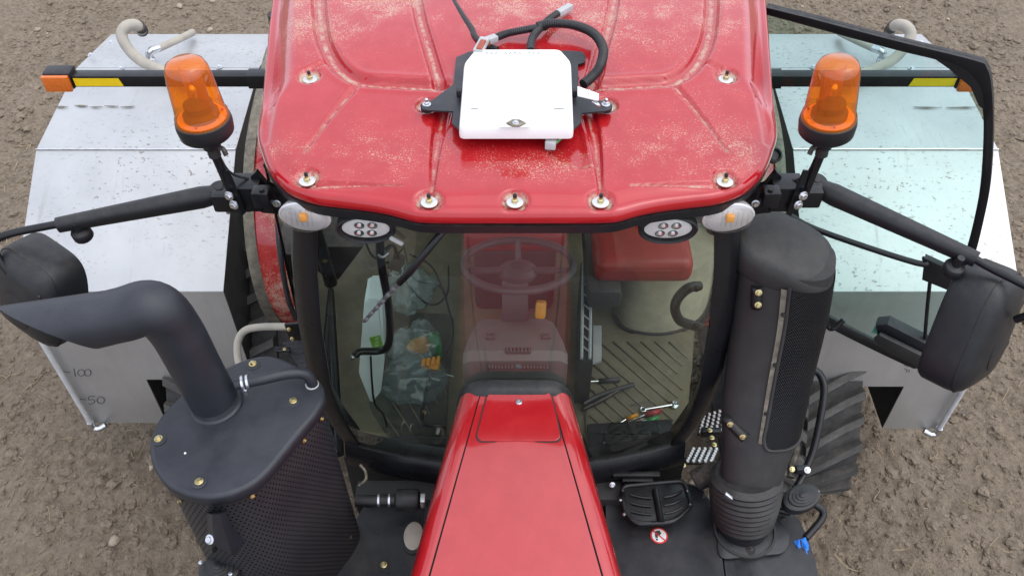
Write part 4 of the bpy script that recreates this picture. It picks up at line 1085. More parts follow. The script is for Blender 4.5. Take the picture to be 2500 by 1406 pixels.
def oval_lamp(px_, py_, z, nrm, sx, rot, stripes=4):
    c = Pz(px_, py_, z); n = Vector(nrm).normalized(); X = Vector((1,0,0)); X = (X-n*X.dot(n)).normalized(); X = Matrix.Rotation(rot, 3, n) @ X
    b = lathes('work_lamp_housing', [(.06,-.05),(.088,-.03),(.092,-.005),(.088,.006),(.075,.012)], c, 'black_plastic', tractor, axis=n, seg=36, xdir=X, sx=sx, sy=.055/.092)
    for k in range(stripes):
        f = .86-.2*k; lathes('cooling_rib', [(.080*f,.012+.004*k),(.078*f,.019+.004*k),(.070*f,.020+.004*k)], c, 'black_plastic', b, axis=n, seg=30, xdir=X, sx=sx, sy=.058/.092)
    return b, c, n
lampL, cL, nL = oval_lamp(535, 1392, 2.12, (-.05,.05,1), .80, R(-8))
lampR, cR, nR = oval_lamp(1957, 1214, 1.80, (.05,-.05,1), .98, R(28))
for a, b, zz, l_ in ((490,1372,2.145,lampL),(563,1400,2.145,lampL),(1933,1241,1.80,lampR),(1997,1200,1.80,lampR)): bolt(Pz(a, b, zz), l_, scale=.6, mat='zinc')
tubes('lamp_stem', [Pz(540,1388,2.08), Pz(530,1355,2.10), Py(518,1328,yw-.03)], .010, 'black_paint', lampL, seg=8)
tubes('lamp_arm', [Pz(1985,1228,1.72), Pz(2008,1245,1.70), Pz(2005,1268,1.68), Pz(1968,1312,1.65)], .016, 'black_paint', lampR, seg=12)
tubes('arm_stub', [Pz(1880,1238,1.70), Pz(1930,1250,1.70)], .016, 'black_paint', lampR, sm=False)

# intake stack -----------------------------------------------------------------
def stack_axis(f):   # f 0 bottom .. 1 top
    b = Pz(1822,1210,1.86); m = Pz(1868,940,2.25); t = Pz(1908,600,2.80)
    return b*(1-f)*(1-f)+ (2*m-(b+t)*.5)*2*f*(1-f) + t*f*f
STp = Pz(1916,618,2.79)
sec_pts = sp2([Pz(1830,1170,1.89), Pz(1848,1080,2.03), Pz(1861,1000,2.15), Pz(1880,880,2.34), Pz(1904,740,2.58), STp], 5)
def stack_w(f): return float(np.interp(f, [0,.2,.4,.6,.8,1], [.232,.275,.315,.328,.345,.355]))
def stack_d(f): return float(np.interp(f, [0,.3,1], [.212,.235,.25]))
def stack_ring(c, w, d, n=44, rot=R(-16), e=.62):
    out = []; Xd = Vector((math.cos(rot), math.sin(rot), 0)); Yd = Vector((-math.sin(rot), math.cos(rot), 0))
    for k in range(n):
        a = 2*math.pi*k/n; ca, sa = math.cos(a), math.sin(a)
        out.append(c+Xd*(math.copysign(abs(ca)**e, ca)*w/2)+Yd*(math.copysign(abs(sa)**e, sa)*d/2))
    return out
mb = MB(); rr = []
for i, c in enumerate(sec_pts):
    f = i/(len(sec_pts)-1); w = stack_w(f); d = stack_d(f); rr.append(stack_ring(c, w, d, e=.85-.15*f))
tt_ = (sec_pts[-1]-sec_pts[-2]).normalized()
capc = STp
mb.loft(rr); stack = mb.build('intake_stack', 'grey_plastic', tractor, sharp=60)
def cap_ring(k, dz, dy, tilt):
    q = stack_ring(capc+Vector((0,dy,dz)), .357*k, .255*k, e=.60)
    return [p+Vector((0,0,-tilt*(p.x-capc.x)/.16-tilt*.5*(capc.y-p.y)/.12)) for p in q]
mb = MB(); mb.loft([cap_ring(.98,-.06,0,.05), cap_ring(1.045,-.062,0,.05), cap_ring(1.06,-.05,0,.05), cap_ring(1.06,.0,0,.05), cap_ring(1.03,.03,.005,.05), cap_ring(.96,.045,.01,.05), cap_ring(.80,.055,.02,.05), cap_ring(.3,.062,.03,.05)]); mb.build('stack_cap', 'grey_plastic', stack, sharp=50)
# intake grille: proud perforated panel on the outer front of the stack
def stack_surface(f, a, off):
    i = f*(len(sec_pts)-1); k = min(int(i), len(sec_pts)-2); c = sec_pts[k].lerp(sec_pts[k+1], i-k); w = stack_w(f)+off; d = stack_d(f)+off; rot = R(-16); e = .85-.15*f
    Xd = Vector((math.cos(rot), math.sin(rot), 0)); Yd = Vector((-math.sin(rot), math.cos(rot), 0)); ca, sa = math.cos(a), math.sin(a)
    return c+Xd*(math.copysign(abs(ca)**e, ca)*w/2)+Yd*(math.copysign(abs(sa)**e, sa)*d/2)
def stack_patch(name, f0, f1, a0, a1, off, mat, parent, uv=False, nf=24, na=18):
    vs = []; fs = []; uvs = []
    for i in range(nf+1):
        f = f0+(f1-f0)*i/nf
        for j in range(na+1): a = R(a0+(a1-a0)*j/na); vs.append(stack_surface(f, a, off)); uvs.append((.30*j/na, .75*i/nf))
    for i in range(nf):
        for j in range(na): q = i*(na+1)+j; fs.append((q, q+1, q+na+2, q+na+1))
    mb = MB(); mb.add(vs, fs); o = mb.build(name, mat, parent)
    if uv:
        l_ = o.data.uv_layers.new(name='UVMap')
        for l in o.data.loops: l_.data[l.index].uv = uvs[l.vertex_index]
    return o
stack_patch('intake_grille', .33, .955, -84, 60, .010, 'grille_black', stack, True)
# frame of the grille
fr = [stack_surface(.33, R(a), .012) for a in np.linspace(-72, 60, 14)]+[stack_surface(f, R(60), .012) for f in np.linspace(.36,.96,8)]
tubes('grille_rim', [stack_surface(f, R(-86), .014) for f in np.linspace(.97,.38,10)]+[stack_surface(.33, R(a), .014) for a in (-80,-62,-44,-24,-4,16,36,56)], .0075, 'grey_plastic', stack, seg=8, sub=3)
stack_patch('dust_strip', .36, .96, -90, -87, .016, 'dusty_rubber', stack, nf=12, na=2)
for f in (.50,.68,.86): p = stack_surface(f, R(-88), .02); lathes('rim_clip', [(.009,-.003),(.009,.004)], p, 'grey_plastic', stack, axis=(0,-1,.1), seg=10)
def on_stack(a, b, off=.004):      # front surface of the stack along a pixel ray
    best = None
    for f in np.linspace(0, 1, 41):
        for an in range(-150, -20, 4):
            p = stack_surface(f, R(an), off); q = p-CAM; dpt = q.dot(AX); u = 1250+FPX*q.x/dpt; v = 703-FPX*q.dot(UP)/dpt; e_ = (u-a)**2+(v-b)**2
            if best is None or e_ < best[0]: best = (e_, p)
    return best[1]
# recessed bolt pockets
for grp in (((1845,707),(1845,735)), ((1782,1030),(1806,1062))):
    q = [on_stack(*g) for g in grp]; c = (q[0]+q[1])/2
    mb = MB(); d = (q[1]-q[0]); mb.tube([q[0]-d*.35, q[0], q[1], q[1]+d*.35], .021, seg=14, sm=False); mb.build('bolt_pocket', 'seal_rubber', stack)
    for p in q: bolt(p+Vector((0,-.020,.010)), stack, axis=(-.1,-.9,.4), scale=1.0)
# bellows and duct below
bel = []; b0, b1 = Pz(1822,1165,1.90), Pz(1815,1265,1.70); axb = (b1-b0).normalized()
prof = []
L_ = (b1-b0).length; nrib = 8
for k in range(nrib*4+1):
    f = k/(nrib*4); prof.append((.140+.008*math.sin(f*math.pi)-.020*f+.0035*math.cos(f*nrib*2*math.pi), f*L_))
lathes('bellows', [(.122,-.02)]+prof+[(.112,L_+.02)], b0, 'grey_plastic', stack, axis=axb, seg=44)
lathes('bellows_clamp', [(.124,0),(.127,.002),(.127,.012),(.124,.014)], b0+axb*-.012, 'dark_metal', stack, axis=axb, seg=40)
rbox('clamp_buckle', Pz(1777,1187,1.97)+Vector((0,-.03,-.02)), (.04,.015,.014), 'zinc', stack, Euler((0,R(35),R(-20))), bev=.003)
lathes('duct', [(.112,0),(.108,.10),(.105,.25)], b1, 'cowl_plastic', stack, axis=(0,-.05,-1), seg=36)
tubes('side_duct', [Pz(1760,1150,1.74), Pz(1725,1160,1.72), Pz(1695,1175,1.70)], [.05,.05,.045], 'rubber', stack, seg=16)

# cowls beside the hood -----------------------------------------------------------
ZC = 1.66
rc = rounded([Pz(a, b, ZC) for a, b in ((1478,1165),(1690,1180),(1744,1215))]+[Vector((Pz(1742,1406,ZC).x, .55, ZC)), Vector((.30, .55, ZC))], .05, 5)
cw = plates('right_cowl', rc, (0,0,-.35), 'cowl_plastic', tractor, bev=.035)
rc2 = rounded([Pz(a, b, ZC-.01) for a, b in ((1748,1222),(1800,1215),(1905,1228),(1950,1262),(1985,1345))]+[Vector((Pz(1985,1420,ZC).x, .55, ZC-.01)), Vector((Pz(1748,1406,ZC).x, .55, ZC-.01))], .06, 6)
cw2 = plates('battery_cover', rc2, (0,0,-.40), 'cowl_plastic', tractor, bev=.05)
pl = rounded([Pz(a, b, ZC+.001) for a, b in ((1752,1240),(1890,1236),(1930,1290),(1922,1352),(1752,1368))], .05, 6)
plates('cover_lid', pl, (0,0,.008), 'cowl_plastic', cw2, bev=.004)
cb = Pz(1818,1292,ZC+.01); lathes('duct_collar', [(.128,-.02),(.128,.004),(.118,.008),(.112,-.02)], cb, 'inner_dark', cw2, seg=36)
for a, b in ((1832,1338),(1913,1266)):
    p = Pz(a, b, ZC+.010); lathes('bolt_recess', [(.022,0),(.022,.001)], p, 'inner_dark', cw2, seg=18, sx=.9, sy=1.3); bolt(p+Vector((0,0,.001)), cw2, scale=.9, mat='dark_metal')
# pedal-like step pad on hinges
st = rounded([Pz(a, b, ZC+.06) for a, b in ((1517,1192),(1668,1178),(1688,1240),(1640,1280),(1550,1285),(1522,1250))], .03, 5)
step = plates('step_pad', st, (0,0,.018), 'black_paint', tractor, bev=.006)
cS = sum(st, Vector())/len(st)
rim = st+[st[0]]; MB().tube([p+Vector((0,0,.018)) for p in rim], .010, seg=8, sm=False).build('step_rim', 'black_paint', step)
tubes('step_spine', [Pz(1600,1195,ZC+.085), Pz(1614,1275,ZC+.085)], .014, 'black_paint', step, sm=False, seg=8)
for k in range(4):
    y_ = 1205+20*k
    tubes('step_tread', [Pz(1540,y_+2,ZC+.085), Pz(1565,y_+8,ZC+.085), Pz(1590,y_+10,ZC+.085)], .0045, 'black_paint', step, seg=6)
    tubes('step_tread', [Pz(1622,y_+8,ZC+.085), Pz(1645,y_+3,ZC+.085), Pz(1666,y_-8,ZC+.085)], .0045, 'black_paint', step, seg=6)
for a, b in ((1515,1220),(1524,1255),(1678,1199),(1685,1232)): bolt(Pz(a, b, ZC+.08), step, axis=(-1 if a < 1600 else 1,-.3,.3), scale=.7, mat='zinc')
mb = MB(); mb.box(Pz(1555,1172,ZC+.06), (.13,.04,.05)); mb.build('step_hinge', 'black_paint', step, sharp=45)
rbox('hinge_bar', Pz(1553,1160,ZC+.09), (.20,.025,.03), 'black_paint', step); bolt(Pz(1495,1183,ZC+.07), step, axis=(0,-.8,.6), mat='zinc')
# no-step sign on the cowl
sc_ = Pz(1609,1307,ZC+.002)
sgn = lathes('no_step_sign', [(.036,0),(.036,.0012)], sc_, 'sign_red', cw, seg=36)
lathes('sign_face', [(.0295,.0013),(.0295,.0022)], sc_, 'sign_white', cw, seg=36)
def flat(name, pts, z, mat, parent): return plates(name, [sc_+Vector((x, y, z)) for x, y in pts], (0,0,.0006), mat, parent)
flat('boot_symbol', [(-.012,.020),(.004,.022),(.010,.010),(.004,.002),(-.006,-.002),(-.006,-.012),(-.016,-.010),(-.017,.004)], .0024, 'marker_ink', cw)
flat('heel_symbol', [(-.016,-.014),(-.007,-.014),(-.007,-.021),(-.013,-.023),(-.016,-.020)], .0024, 'marker_ink', cw)
flat('sign_slash', [(-.025,.019),(-.021,.023),(.023,-.020),(.019,-.024)], .0031, 'sign_red', cw)
# left cowl and plumbing
lc = rounded([Pz(a, b, ZC) for a, b in ((1060,1175),(900,1215),(872,1262),(840,1330))]+[Vector((Pz(800,1406,ZC).x, 1.2, ZC)), Vector((Pz(780,1406,ZC).x, .55, ZC)), Vector((-.30, .55, ZC))], .05, 5)
cl = plates('left_cowl', lc, (0,0,-.35), 'cowl_plastic', tractor, bev=.045)
p = Pz(1010,1310,ZC+.003); lathes('filler_recess', [(.062,0),(.062,.006),(.054,.008),(.050,.002)], p, 'inner_dark', cl, seg=30, sx=.8, sy=1.25); lathes('filler_cap', [(.05,0),(.05,.012),(.042,.018)], p, 'grey_pipe', cl, seg=30, sx=.8, sy=1.25)
p = Pz(937,1378,ZC+.004); plates('bolt_recess', rounded([Pz(a, b, ZC+.002) for a, b in ((926,1362),(950,1358),(950,1400),(922,1392))], .01, 3), (0,0,.002), 'inner_dark', cl); bolt(p, cl, scale=1.1)
h0, h1 = Pz(868,1222,1.78), Pz(1070,1218,1.78)
hs_ = tubes('coolant_hose', [h0, h0.lerp(h1,.55)], .024, 'black_plastic', tractor, sm=False, seg=16)
lathes('coupling', [(.03,0),(.043,.008),(.045,.02),(.045,.085),(.041,.095),(.03,.10)], Pz(965,1220,1.78), 'black_plastic', hs_, axis=(1,0,0), seg=28)
for a in (922,948): lathes('hose_clamp', [(.0255,0),(.028,.002),(.028,.010),(.0255,.012)], Pz(a,1220,1.78), 'zinc', hs_, axis=(1,0,0), seg=22)
rbox('coupling_latch', Pz(1033,1222,1.79), (.02,.04,.05), 'aluminium', hs_, bev=.004)
tubes('cable_loop', [Pz(880,1135,1.75), Pz(892,1150,1.76), Pz(893,1170,1.75), Pz(876,1186,1.74)], .006, 'dusty_rubber', tractor, seg=8)
rbox('lower_bulkhead', (0, 1.95, 1.50), (1.35, .10, .40), 'inner_dark', tractor, bev=.02)

# handrails and steps ----------------------------------------------------------------
rl = tubes('left_handrail', [Pz(588,905,1.72), Pz(580,865,1.76), Pz(582,830,1.80), Pz(600,806,1.83), Pz(640,798,1.84), Pz(708,797,1.85)], .018, 'grey_pipe', tractor, seg=12)
plates('rail_bracket', [Py(a, b, 2.36) for a, b in ((694,793),(760,788),(765,830),(708,832))], (0,.012,0), 'black_paint', rl, bev=.002)
for a, b in ((706,804),(714,827)): bolt(Py(a, b, 2.352), rl, axis=(0,-.9,.4), scale=.8)
# perforated side plate
pz = 1.74
def perf_plate(name, px_, z, nx, ny, parent):
    q = [Pz(a, b, z) for a, b in px_]
    o = plates(name, q, (0,0,.006), 'black_paint', parent, bev=.001)
    for i in range(nx):
        for j in range(ny):
            u, v = (i+.5+(.25 if j % 2 else -.25))/nx, (j+.5)/ny
            p = (q[0]*(1-u)+q[1]*u)*(1-v)+(q[3]*(1-u)+q[2]*u)*v
            place('plate_hole', lambda m: m.lathe([(.0055,0),(.0055,.001)], (0,0,0), seg=8), 'plate_hole', 'inner_dark', p+Vector((0,0,.0065)), o)
    return o
perf_plate('left_step_plate', ((690,838),(772,826),(790,905),(735,905)), pz, 8, 6, tractor)
rbox('plate_tab', Pz(690,853,pz+.02), (.07,.03,.01), 'black_paint', tractor); bolt(Pz(695,852,pz+.027), tractor, scale=.7)
rr_ = tubes('right_handrail', [Pz(1975,898,1.66), Pz(2000,912,1.64), Pz(2012,950,1.60), Pz(2003,1020,1.52), Pz(1985,1100,1.42), Pz(1960,1160,1.36), Pz(1945,1190,1.34)], .018, 'black_paint', tractor, seg=12)
rbox('rail_clamp', Pz(1958,1146,1.40), (.06,.03,.04), 'satin_black', rr_); bolt(Pz(1971,1147,1.43), rr_, axis=(0,-.5,.8), scale=1.2, mat='zinc'); bolt(Pz(1934,1145,1.43), rr_, axis=(0,-.5,.8), scale=1.0)
tubes('rail_hose', [Pz(1938,1060,1.45), Pz(1945,1095,1.40), Pz(1935,1130,1.38), Pz(1930,1165,1.36)], .018, 'rubber', rr_, seg=10)
# ladder steps: toothed aluminium treads seen in the gap beside the pillar
for (z, pts) in ((1.30, ((1686,1100),(1755,1100),(1740,1135),(1668,1135))), (1.05, ((1712,1020),(1775,1000),(1765,1060),(1700,1065)))):
    q = [Pz(a, b, z) for a, b in pts]; stp = plates('ladder_step', q, (0,0,.02), 'black_paint', tractor, bev=.003)
    for i in range(5):
        for j in range(6):
            u, v = (i+.5)/5, (j+.5)/6; p = (q[0]*(1-u)+q[1]*u)*(1-v)+(q[3]*(1-u)+q[2]*u)*v
            place('step_tooth', lambda m: m.box((0,0,0), (.014,.016,.012), None, .002, 1), 'step_tooth', 'lamp_grey', p+Vector((0,0,.026)), stp)
for a, b in ((1738,1068),(1744,1085),(1733,1050),(1668,1135)): bolt(Pz(a, b, 1.36), tractor, scale=1.0)
rbox('step_side', Pz(1735,1055,1.32), (.10,.03,.05), 'black_paint', tractor)

# blue rag on the lamp arm
mb = MB(); bm = bmesh.new(); bmesh.ops.create_grid(bm, x_segments=14, y_segments=14, size=.034)
for v in bm.verts:
    f = mnoise.noise(v.co*38)*.014+mnoise.noise(v.co*80)*.007; v.co.z = f-.9*abs(v.co.x)*.5; v.co.x *= .8+.25*mnoise.noise(v.co*25)
bm.transform(Matrix.Translation(Pz(1966,1334,1.66)) @ Euler((R(25),0,R(20))).to_matrix().to_4x4()); mb.bm(bm, True)
rag = mb.build('blue_rag', 'blue_cloth'); tag(rag, 'crumpled bright blue plastic rag tied to the black lamp arm', 'rag')
tubes('cable_tie', [Pz(1955,1318,1.69), Pz(1957,1332,1.69), Pz(1963,1342,1.68)], .003, 'black_plastic', rag, seg=6)

# receiver on the roof -------------------------------------------------------------------
ZP = 3.285
plate_px = [(1146,126),(1210,124),(1395,124),(1426,126),(1430,152),(1412,158),(1412,215),(1440,250),(1492,262),(1494,248),(1494,266),(1420,272),(1418,300),(1405,317),(1118,317),(1102,300),(1110,272),(1030,265),(1028,250),(1045,246),(1108,208),(1115,140)]
rec = thing('receiver', Pz(1262, 230, 3.25), 'white box-shaped satellite receiver on black plate bolted to red tractor roof', 'receiver')
pp_ = [(1146,126),(1205,124),(1395,124),(1424,127),(1430,140),(1428,153),(1410,157),(1411,214),(1450,246),(1482,246),(1495,256),(1490,268),(1472,272),(1419,276),(1418,300),(1400,317),(1120,317),(1102,300),(1108,272),(1050,270),(1032,267),(1028,256),(1036,247),(1056,246),(1108,206),(1114,140)]
plates('mounting_plate', [Pz(a, b, ZP) for a, b in pp_], (0,0,-.006), 'cowl_plastic', rec, bev=.0015)
zt = ZP+.052
tp = rounded([Pz(a, b, zt) for a, b in ((1160,120),(1368,120),(1393,148),(1399,305),(1122,305),(1134,152))], .018, 5)
ct = sum(tp, Vector())/len(tp)
def sc(pts, k, z): return [Vector((ct.x+(p.x-ct.x)*k, ct.y+(p.y-ct.y)*k, z)) for p in pts]
mb = MB(); mb.loft([sc(tp,1.015,ZP+.001), sc(tp,1.02,ZP+.012), sc(tp,1.012,zt-.016), sc(tp,1.0,zt-.007), sc(tp,.98,zt-.001), sc(tp,.95,zt)]); rb = mb.build('receiver_case', 'white_plastic', rec, sharp=60)
lp = Pz(1259,303,ZP+.05); plates('wing_latch', [Pz(a, b, zt+.002) for a, b in ((1236,303),(1250,295),(1268,295),(1284,303),(1268,311),(1252,311))], (0,0,.006), 'dusty_rubber', rec, bev=.002)
bolt(Pz(1259,301,zt+.008), rec, scale=.8, mat='zinc')
pts = [Pz(1259+37*math.cos(R(a)), 311-42*abs(math.sin(R(a))), zt+.0012) for a in range(0, 181, 12)]; plates('latch_recess', pts, (0,0,.0008), 'sign_white', rec)
for ln_ in ([(1150,266),(1168,266)], [(1352,266),(1378,265)]): MB().tube([Pz(a, b, zt+.002) for a, b in ln_], .0012, seg=4, sm=False).build('scuff_mark', 'faint_ink', rec)
mb = MB()
for k in range(12):
    x = 1185+11.5*k; 
    if k in (3, 8): continue
    mb.tube([Pz(x, 131+(k % 3), zt+.0015), Pz(x+4, 128, zt+.0015), Pz(x+6, 132, zt+.0015)], .0010, seg=4, sm=False)
mb.build('faded_writing', 'faint_ink', rec)
rbox('side_clip', Pz(1121,226,ZP+.022), (.018,.030,.03), 'black_plastic', rec); rbox('side_clip', Pz(1402,226,ZP+.022), (.018,.030,.03), 'black_plastic', rec)
lv = [Pz(a, b, ZP+.045) for a, b in ((1410,214),(1462,232),(1461,248),(1410,236))]; plates('toggle_clamp', lv, (0,0,.005), 'white_plastic', rec, bev=.001)
tubes('clamp_spring', [Pz(1448,248,ZP+.03), Pz(1460,256,ZP+.03), Pz(1464,262,ZP+.01)], .005, 'chrome', rec, seg=8)
tubes('clamp_hook', [Pz(1434,228,ZP+.05), Pz(1440,220,ZP+.06), Pz(1437,230,ZP+.06)], .002, 'chrome', rec, seg=6)
for a, b in EAR_BOLTS:
    p = Pz(a, b, ZP); bolt(p, rec, scale=1.15, mat='zinc'); lathes('ear_washer', [(.022,-.020),(.022,-.004)], p, 'seal_rubber', rec, seg=20)
    lathes('stud_end', [(.006,.008),(.006,.022),(.004,.024)], p, 'zinc', rec, seg=8)
# wiring harness: corrugated conduit
def conduit(name, px_, z, r, parent, mat='black_plastic', corr=True):
    pts = [Pz(a, b, zz if isinstance(zz, float) else z) for a, b, zz in [(q+(None,))[:3] for q in px_]]
    cs, _ = spline(pts, [r]*len(pts), 40 if corr else 8)
    if not corr: return tubes(name, pts, r, mat, parent, seg=12)
    # resample evenly, alternate the radius
    L2 = [0]
    for i in range(1, len(cs)): L2.append(L2[-1]+(cs[i]-cs[i-1]).length)
    m = int(L2[-1]/.0019); out = []; rr_ = []
    for k in range(m+1):
        d = L2[-1]*k/m; i = max(1, min(int(np.searchsorted(L2, d)), len(cs)-1)); t = (d-L2[i-1])/max(1e-9, L2[i]-L2[i-1]); out.append(cs[i-1].lerp(cs[i], t)); rr_.append(r*(1.06 if (k//2) % 2 else .90))
    mb = MB(); mb.tube(out, rr_, seg=12, sm=False); return mb.build(name, mat, parent, sharp=70)
har = thing('wiring_harness', Pz(1330, 75, 3.28), 'black corrugated wiring loom with grey plugs curled behind the white receiver', 'cable')
zc_ = 3.295
conduit('loom_loop', [(1318,66,3.32),(1345,58,3.335),(1400,62,3.335),(1448,82,3.33),(1472,118,3.325),(1466,160,3.315),(1446,188,3.30),(1424,206,3.295)], zc_, .0165, har)
conduit('loom_branch', [(1212,92,3.31),(1240,82,3.31),(1285,73,3.32),(1325,66,3.32)], zc_, .0135, har)
conduit('loom_branch', [(1320,68,3.32),(1338,50,3.32),(1360,34,3.315)], zc_, .0125, har)
conduit('loom_tail', [(1326,62,3.32),(1305,85,3.315),(1297,104,3.31),(1296,125,3.31)], zc_, .0145, har, corr=False)
lathes('tape_wrap', [(.017,-.02),(.019,-.01),(.019,.012),(.016,.02)], Pz(1324,64,3.322), 'black_plastic', har, axis=(1,.35,0), seg=14)
def plug(name, a, b, z, w, h, mat, parent):
    p0, p1 = Pz(*a, z), Pz(*b, z); d = (p1-p0); ang = math.atan2(d.y, d.x)
    return rbox(name, (p0+p1)/2, (d.length, w, h), mat, parent, Euler((0,0,ang)), bev=.004)
plug('plug', (1362,34), (1394,16), 3.315, .026, .022, 'connector_grey', har)
plug('plug', (1180,104), (1212,92), 3.31, .028, .022, 'connector_grey', har); plug('plug_face', (1186,106), (1196,104), 3.316, .018, .020, 'connector_red', har)
conduit('black_cable', [(1090,-60),(1104,-5),(1130,40),(1152,72),(1160,90),(1180,108),(1215,122)], 3.285, .011, har, corr=False)
plug('socket_shell', (1166,129), (1184,96), 3.335, .034, .02, 'connector_grey', har); plug('socket_face', (1169,122), (1181,100), 3.344, .022, .012, 'connector_red', har)
con = conduit('front_plug_lead', [(1396,312,3.275),(1384,322,3.27),(1378,334,3.262)], 3.26, .014, har)
plug('front_plug', (1332,346), (1358,348), 3.262, .05, .028, 'connector_grey', har)
for k in range(3): tubes('wire', [Pz(1358,345+3*k,3.265), Pz(1368,340+k,3.268), Pz(1378,334,3.265)], .0022, ('label_green','sign_white','green_plastic')[k], har, seg=6)

# cab interior ---------------------------------------------------------------------------
mat_px = [(1428,822),(1690,812),(1690,900),(1672,1000),(1640,1060),(1430,1072)]
mq = [Pz(a, b, FZ+.002) for a, b in mat_px]
fmat = plates('floor_mat', rounded(mq, .05, 4), (0,0,.010), 'mat_rubber', tractor, bev=.002)
for k in range(13):    # diagonal ribs of the mat
    x0 = 1440+0; a0 = (1440+34*k, 815); L_ = 230
    pts = [(a0[0]+t*1.0, a0[1]+t*.86) for t in np.linspace(0, 250, 12)]
    pts = [q for q in pts if 1440 < q[0] < 1680-.12*(q[1]-900) and 822 < q[1] < 1060]
    if len(pts) > 2: MB().tube([Pz(a, b, FZ+.013) for a, b in (pts[0], pts[-1])], .0055, seg=6, sm=False).build('mat_rib', 'mat_rubber', fmat)
for k in range(8):
    a0 = (1440, 850+33*k); pts = [(a0[0]+t, a0[1]+t*.86) for t in np.linspace(0, 250, 12)]; pts = [q for q in pts if q[0] < 1680-.12*(q[1]-900) and q[1] < 1060]
    if len(pts) > 2: MB().tube([Pz(a, b, FZ+.013) for a, b in (pts[0], pts[-1])], .0055, seg=6, sm=False).build('mat_rib', 'mat_rubber', fmat)
# left side mat with faint boards
lq = [Pz(a, b, FZ+.002) for a, b in ((905,760),(1110,770),(1085,1095),(960,1090),(900,990))]
lm = plates('left_floor_mat', rounded(lq, .05, 4), (0,0,.008), 'mat_shaded', tractor, bev=.002)
for k in range(6): tubes('mat_rib', [Pz(930+28*k, 1000-20*k, FZ+.011), Pz(990+20*k, 1085-24*k, FZ+.011)], .004, 'mat_rubber', lm, sm=False, seg=6)
# dash console with vents
def dpt(x, y, z): return Vector((x, y, z))
secs = []
for (y, z, w) in ((2.16,2.30,.205),(2.20,2.315,.205),(2.30,2.28,.19),(2.44,2.20,.172),(2.52,2.14,.16),(2.545,2.05,.155),(2.55,1.52,.14)):
    secs.append([dpt(-w,y,z-.02), dpt(-w+.03,y,z), dpt(w-.03,y,z), dpt(w,y,z-.02), dpt(w,y-.05 if y > 2.5 else y,1.50), dpt(-w,y-.05 if y > 2.5 else y,1.50)])
mb = MB(); mb.loft(secs); dash = mb.build('dashboard', 'dash_plastic', tractor, sharp=35)
def dash_on(a, b):
    y = 2.35
    for _ in range(10):
        p = Py(a, b, y); z = np.interp(p.y, [2.16,2.20,2.30,2.44,2.52], [2.30,2.315,2.28,2.20,2.14]); p = Pz(a, b, float(z)); y = p.y
    return p
def vent(a, b, w, h, n):
    p = dash_on(a, b); v = rbox('air_vent', p, (w, h, .012), 'dash_dark', dash, Euler((R(-24),0,0)), bev=.003)
    for k in range(n): rbox('vent_slat', p+Vector((-w/2+w*(k+.5)/n, 0, .006)), (.004, h*.8, .010), 'dash_plastic', dash, Euler((R(-24),R(12),0)), bev=.001, seg=1)
vent(1265,856,.10,.035,7); vent(1222,897,.10,.02,8); vent(1308,897,.10,.02,8); vent(1196,822,.035,.045,4); vent(1334,822,.035,.045,4)
col = MB().loft([[Vector((x, y, z)) for x, y in ((-.055,yy-.05),(.055,yy-.05),(.055,yy+.05),(-.055,yy+.05))] for yy, z in ((2.50,1.52),(2.50,2.08),(2.56,2.25),(2.62,2.33))]).build('steering_column', 'wheel_plastic', tractor, sharp=40)
for k in range(4): rbox('column_rib', (0, 2.444, 2.0-.03*k), (.112, .01, .008), 'dash_dark', col, bev=.002)
# steering wheel
wc = Pz(1265,645,2.37); wn_ = Vector((0,.30,.95)).normalized(); X_ = Vector((1,0,0)); Y_ = wn_.cross(X_)
ringp = [wc+X_*.232*math.cos(2*math.pi*k/48)+Y_*.232*math.sin(2*math.pi*k/48) for k in range(49)]
sw = MB().tube(ringp, .017, seg=10, sm=False, caps=False).build('steering_wheel', 'wheel_plastic', tractor)
lathes('wheel_hub', [(.075,-.035),(.085,-.01),(.07,.008),(.035,.014)], wc-wn_*.02, 'wheel_plastic', sw, axis=wn_, seg=28)
lathes('hub_emblem', [(.032,0),(.030,.003)], wc-wn_*.005, 'dash_dark', sw, axis=wn_, seg=24)
for ang in (195, 345, 90): d = X_*math.cos(R(ang))+Y_*math.sin(R(ang)); tubes('wheel_spoke', [wc+d*.06-wn_*.02, wc+d*.225], .014, 'wheel_plastic', sw, sm=False, seg=8)
p = Py(1320,755,2.47); lv_ = rbox('turn_lever', p, (.045,.05,.075), 'orange_plastic', tractor, Euler((R(-30),0,R(-6))), bev=.014)
# seats
def seat(name, cx, cy, w, d, z, back):
    mb = MB(); mb.box((cx, cy, z), (w, d, .14), None, .055, 4); s_ = mb.build(name, 'seat_red', tractor)
    tubes('seat_piping', rounded([Vector((cx+sx*w*.49, cy+sy*d*.49, z+.022)) for sx, sy in ((-1,-1),(1,-1),(1,1),(-1,1))], .06, 4)+[Vector((cx-w*.49, cy-d*.40, z+.022))], .005, 'seat_red', s_, sm=False, seg=6)
    MB().box((cx, cy+d*.5+.02, z+back*.5), (w, .13, back), Euler((R(-8),0,0)), .05, 4).build('seat_back', 'seat_red', s_)
    return s_
ds_ = seat('driver_seat', 0, 3.34, .50, .46, 2.02, .70)
mb = MB(); mb.box((0, 3.36, 1.72), (.42,.42,.46), None, .05, 3); mb.build('seat_pedestal', 'dash_dark', ds_)
rbox('headrest', (0, 3.62, 2.80), (.28,.10,.16), 'seat_red', ds_, bev=.04, seg=3)
pc = Pz(1565, 615, 2.06); ps_ = seat('passenger_seat', pc.x, pc.y+.04, .46, .38, 2.06, .5)
sb = [Pz(a, b, FZ+.002) for a, b in ((1500,770),(1520,800),(1560,815),(1620,818),(1680,800),(1720,760),(1720,690),(1500,690))]
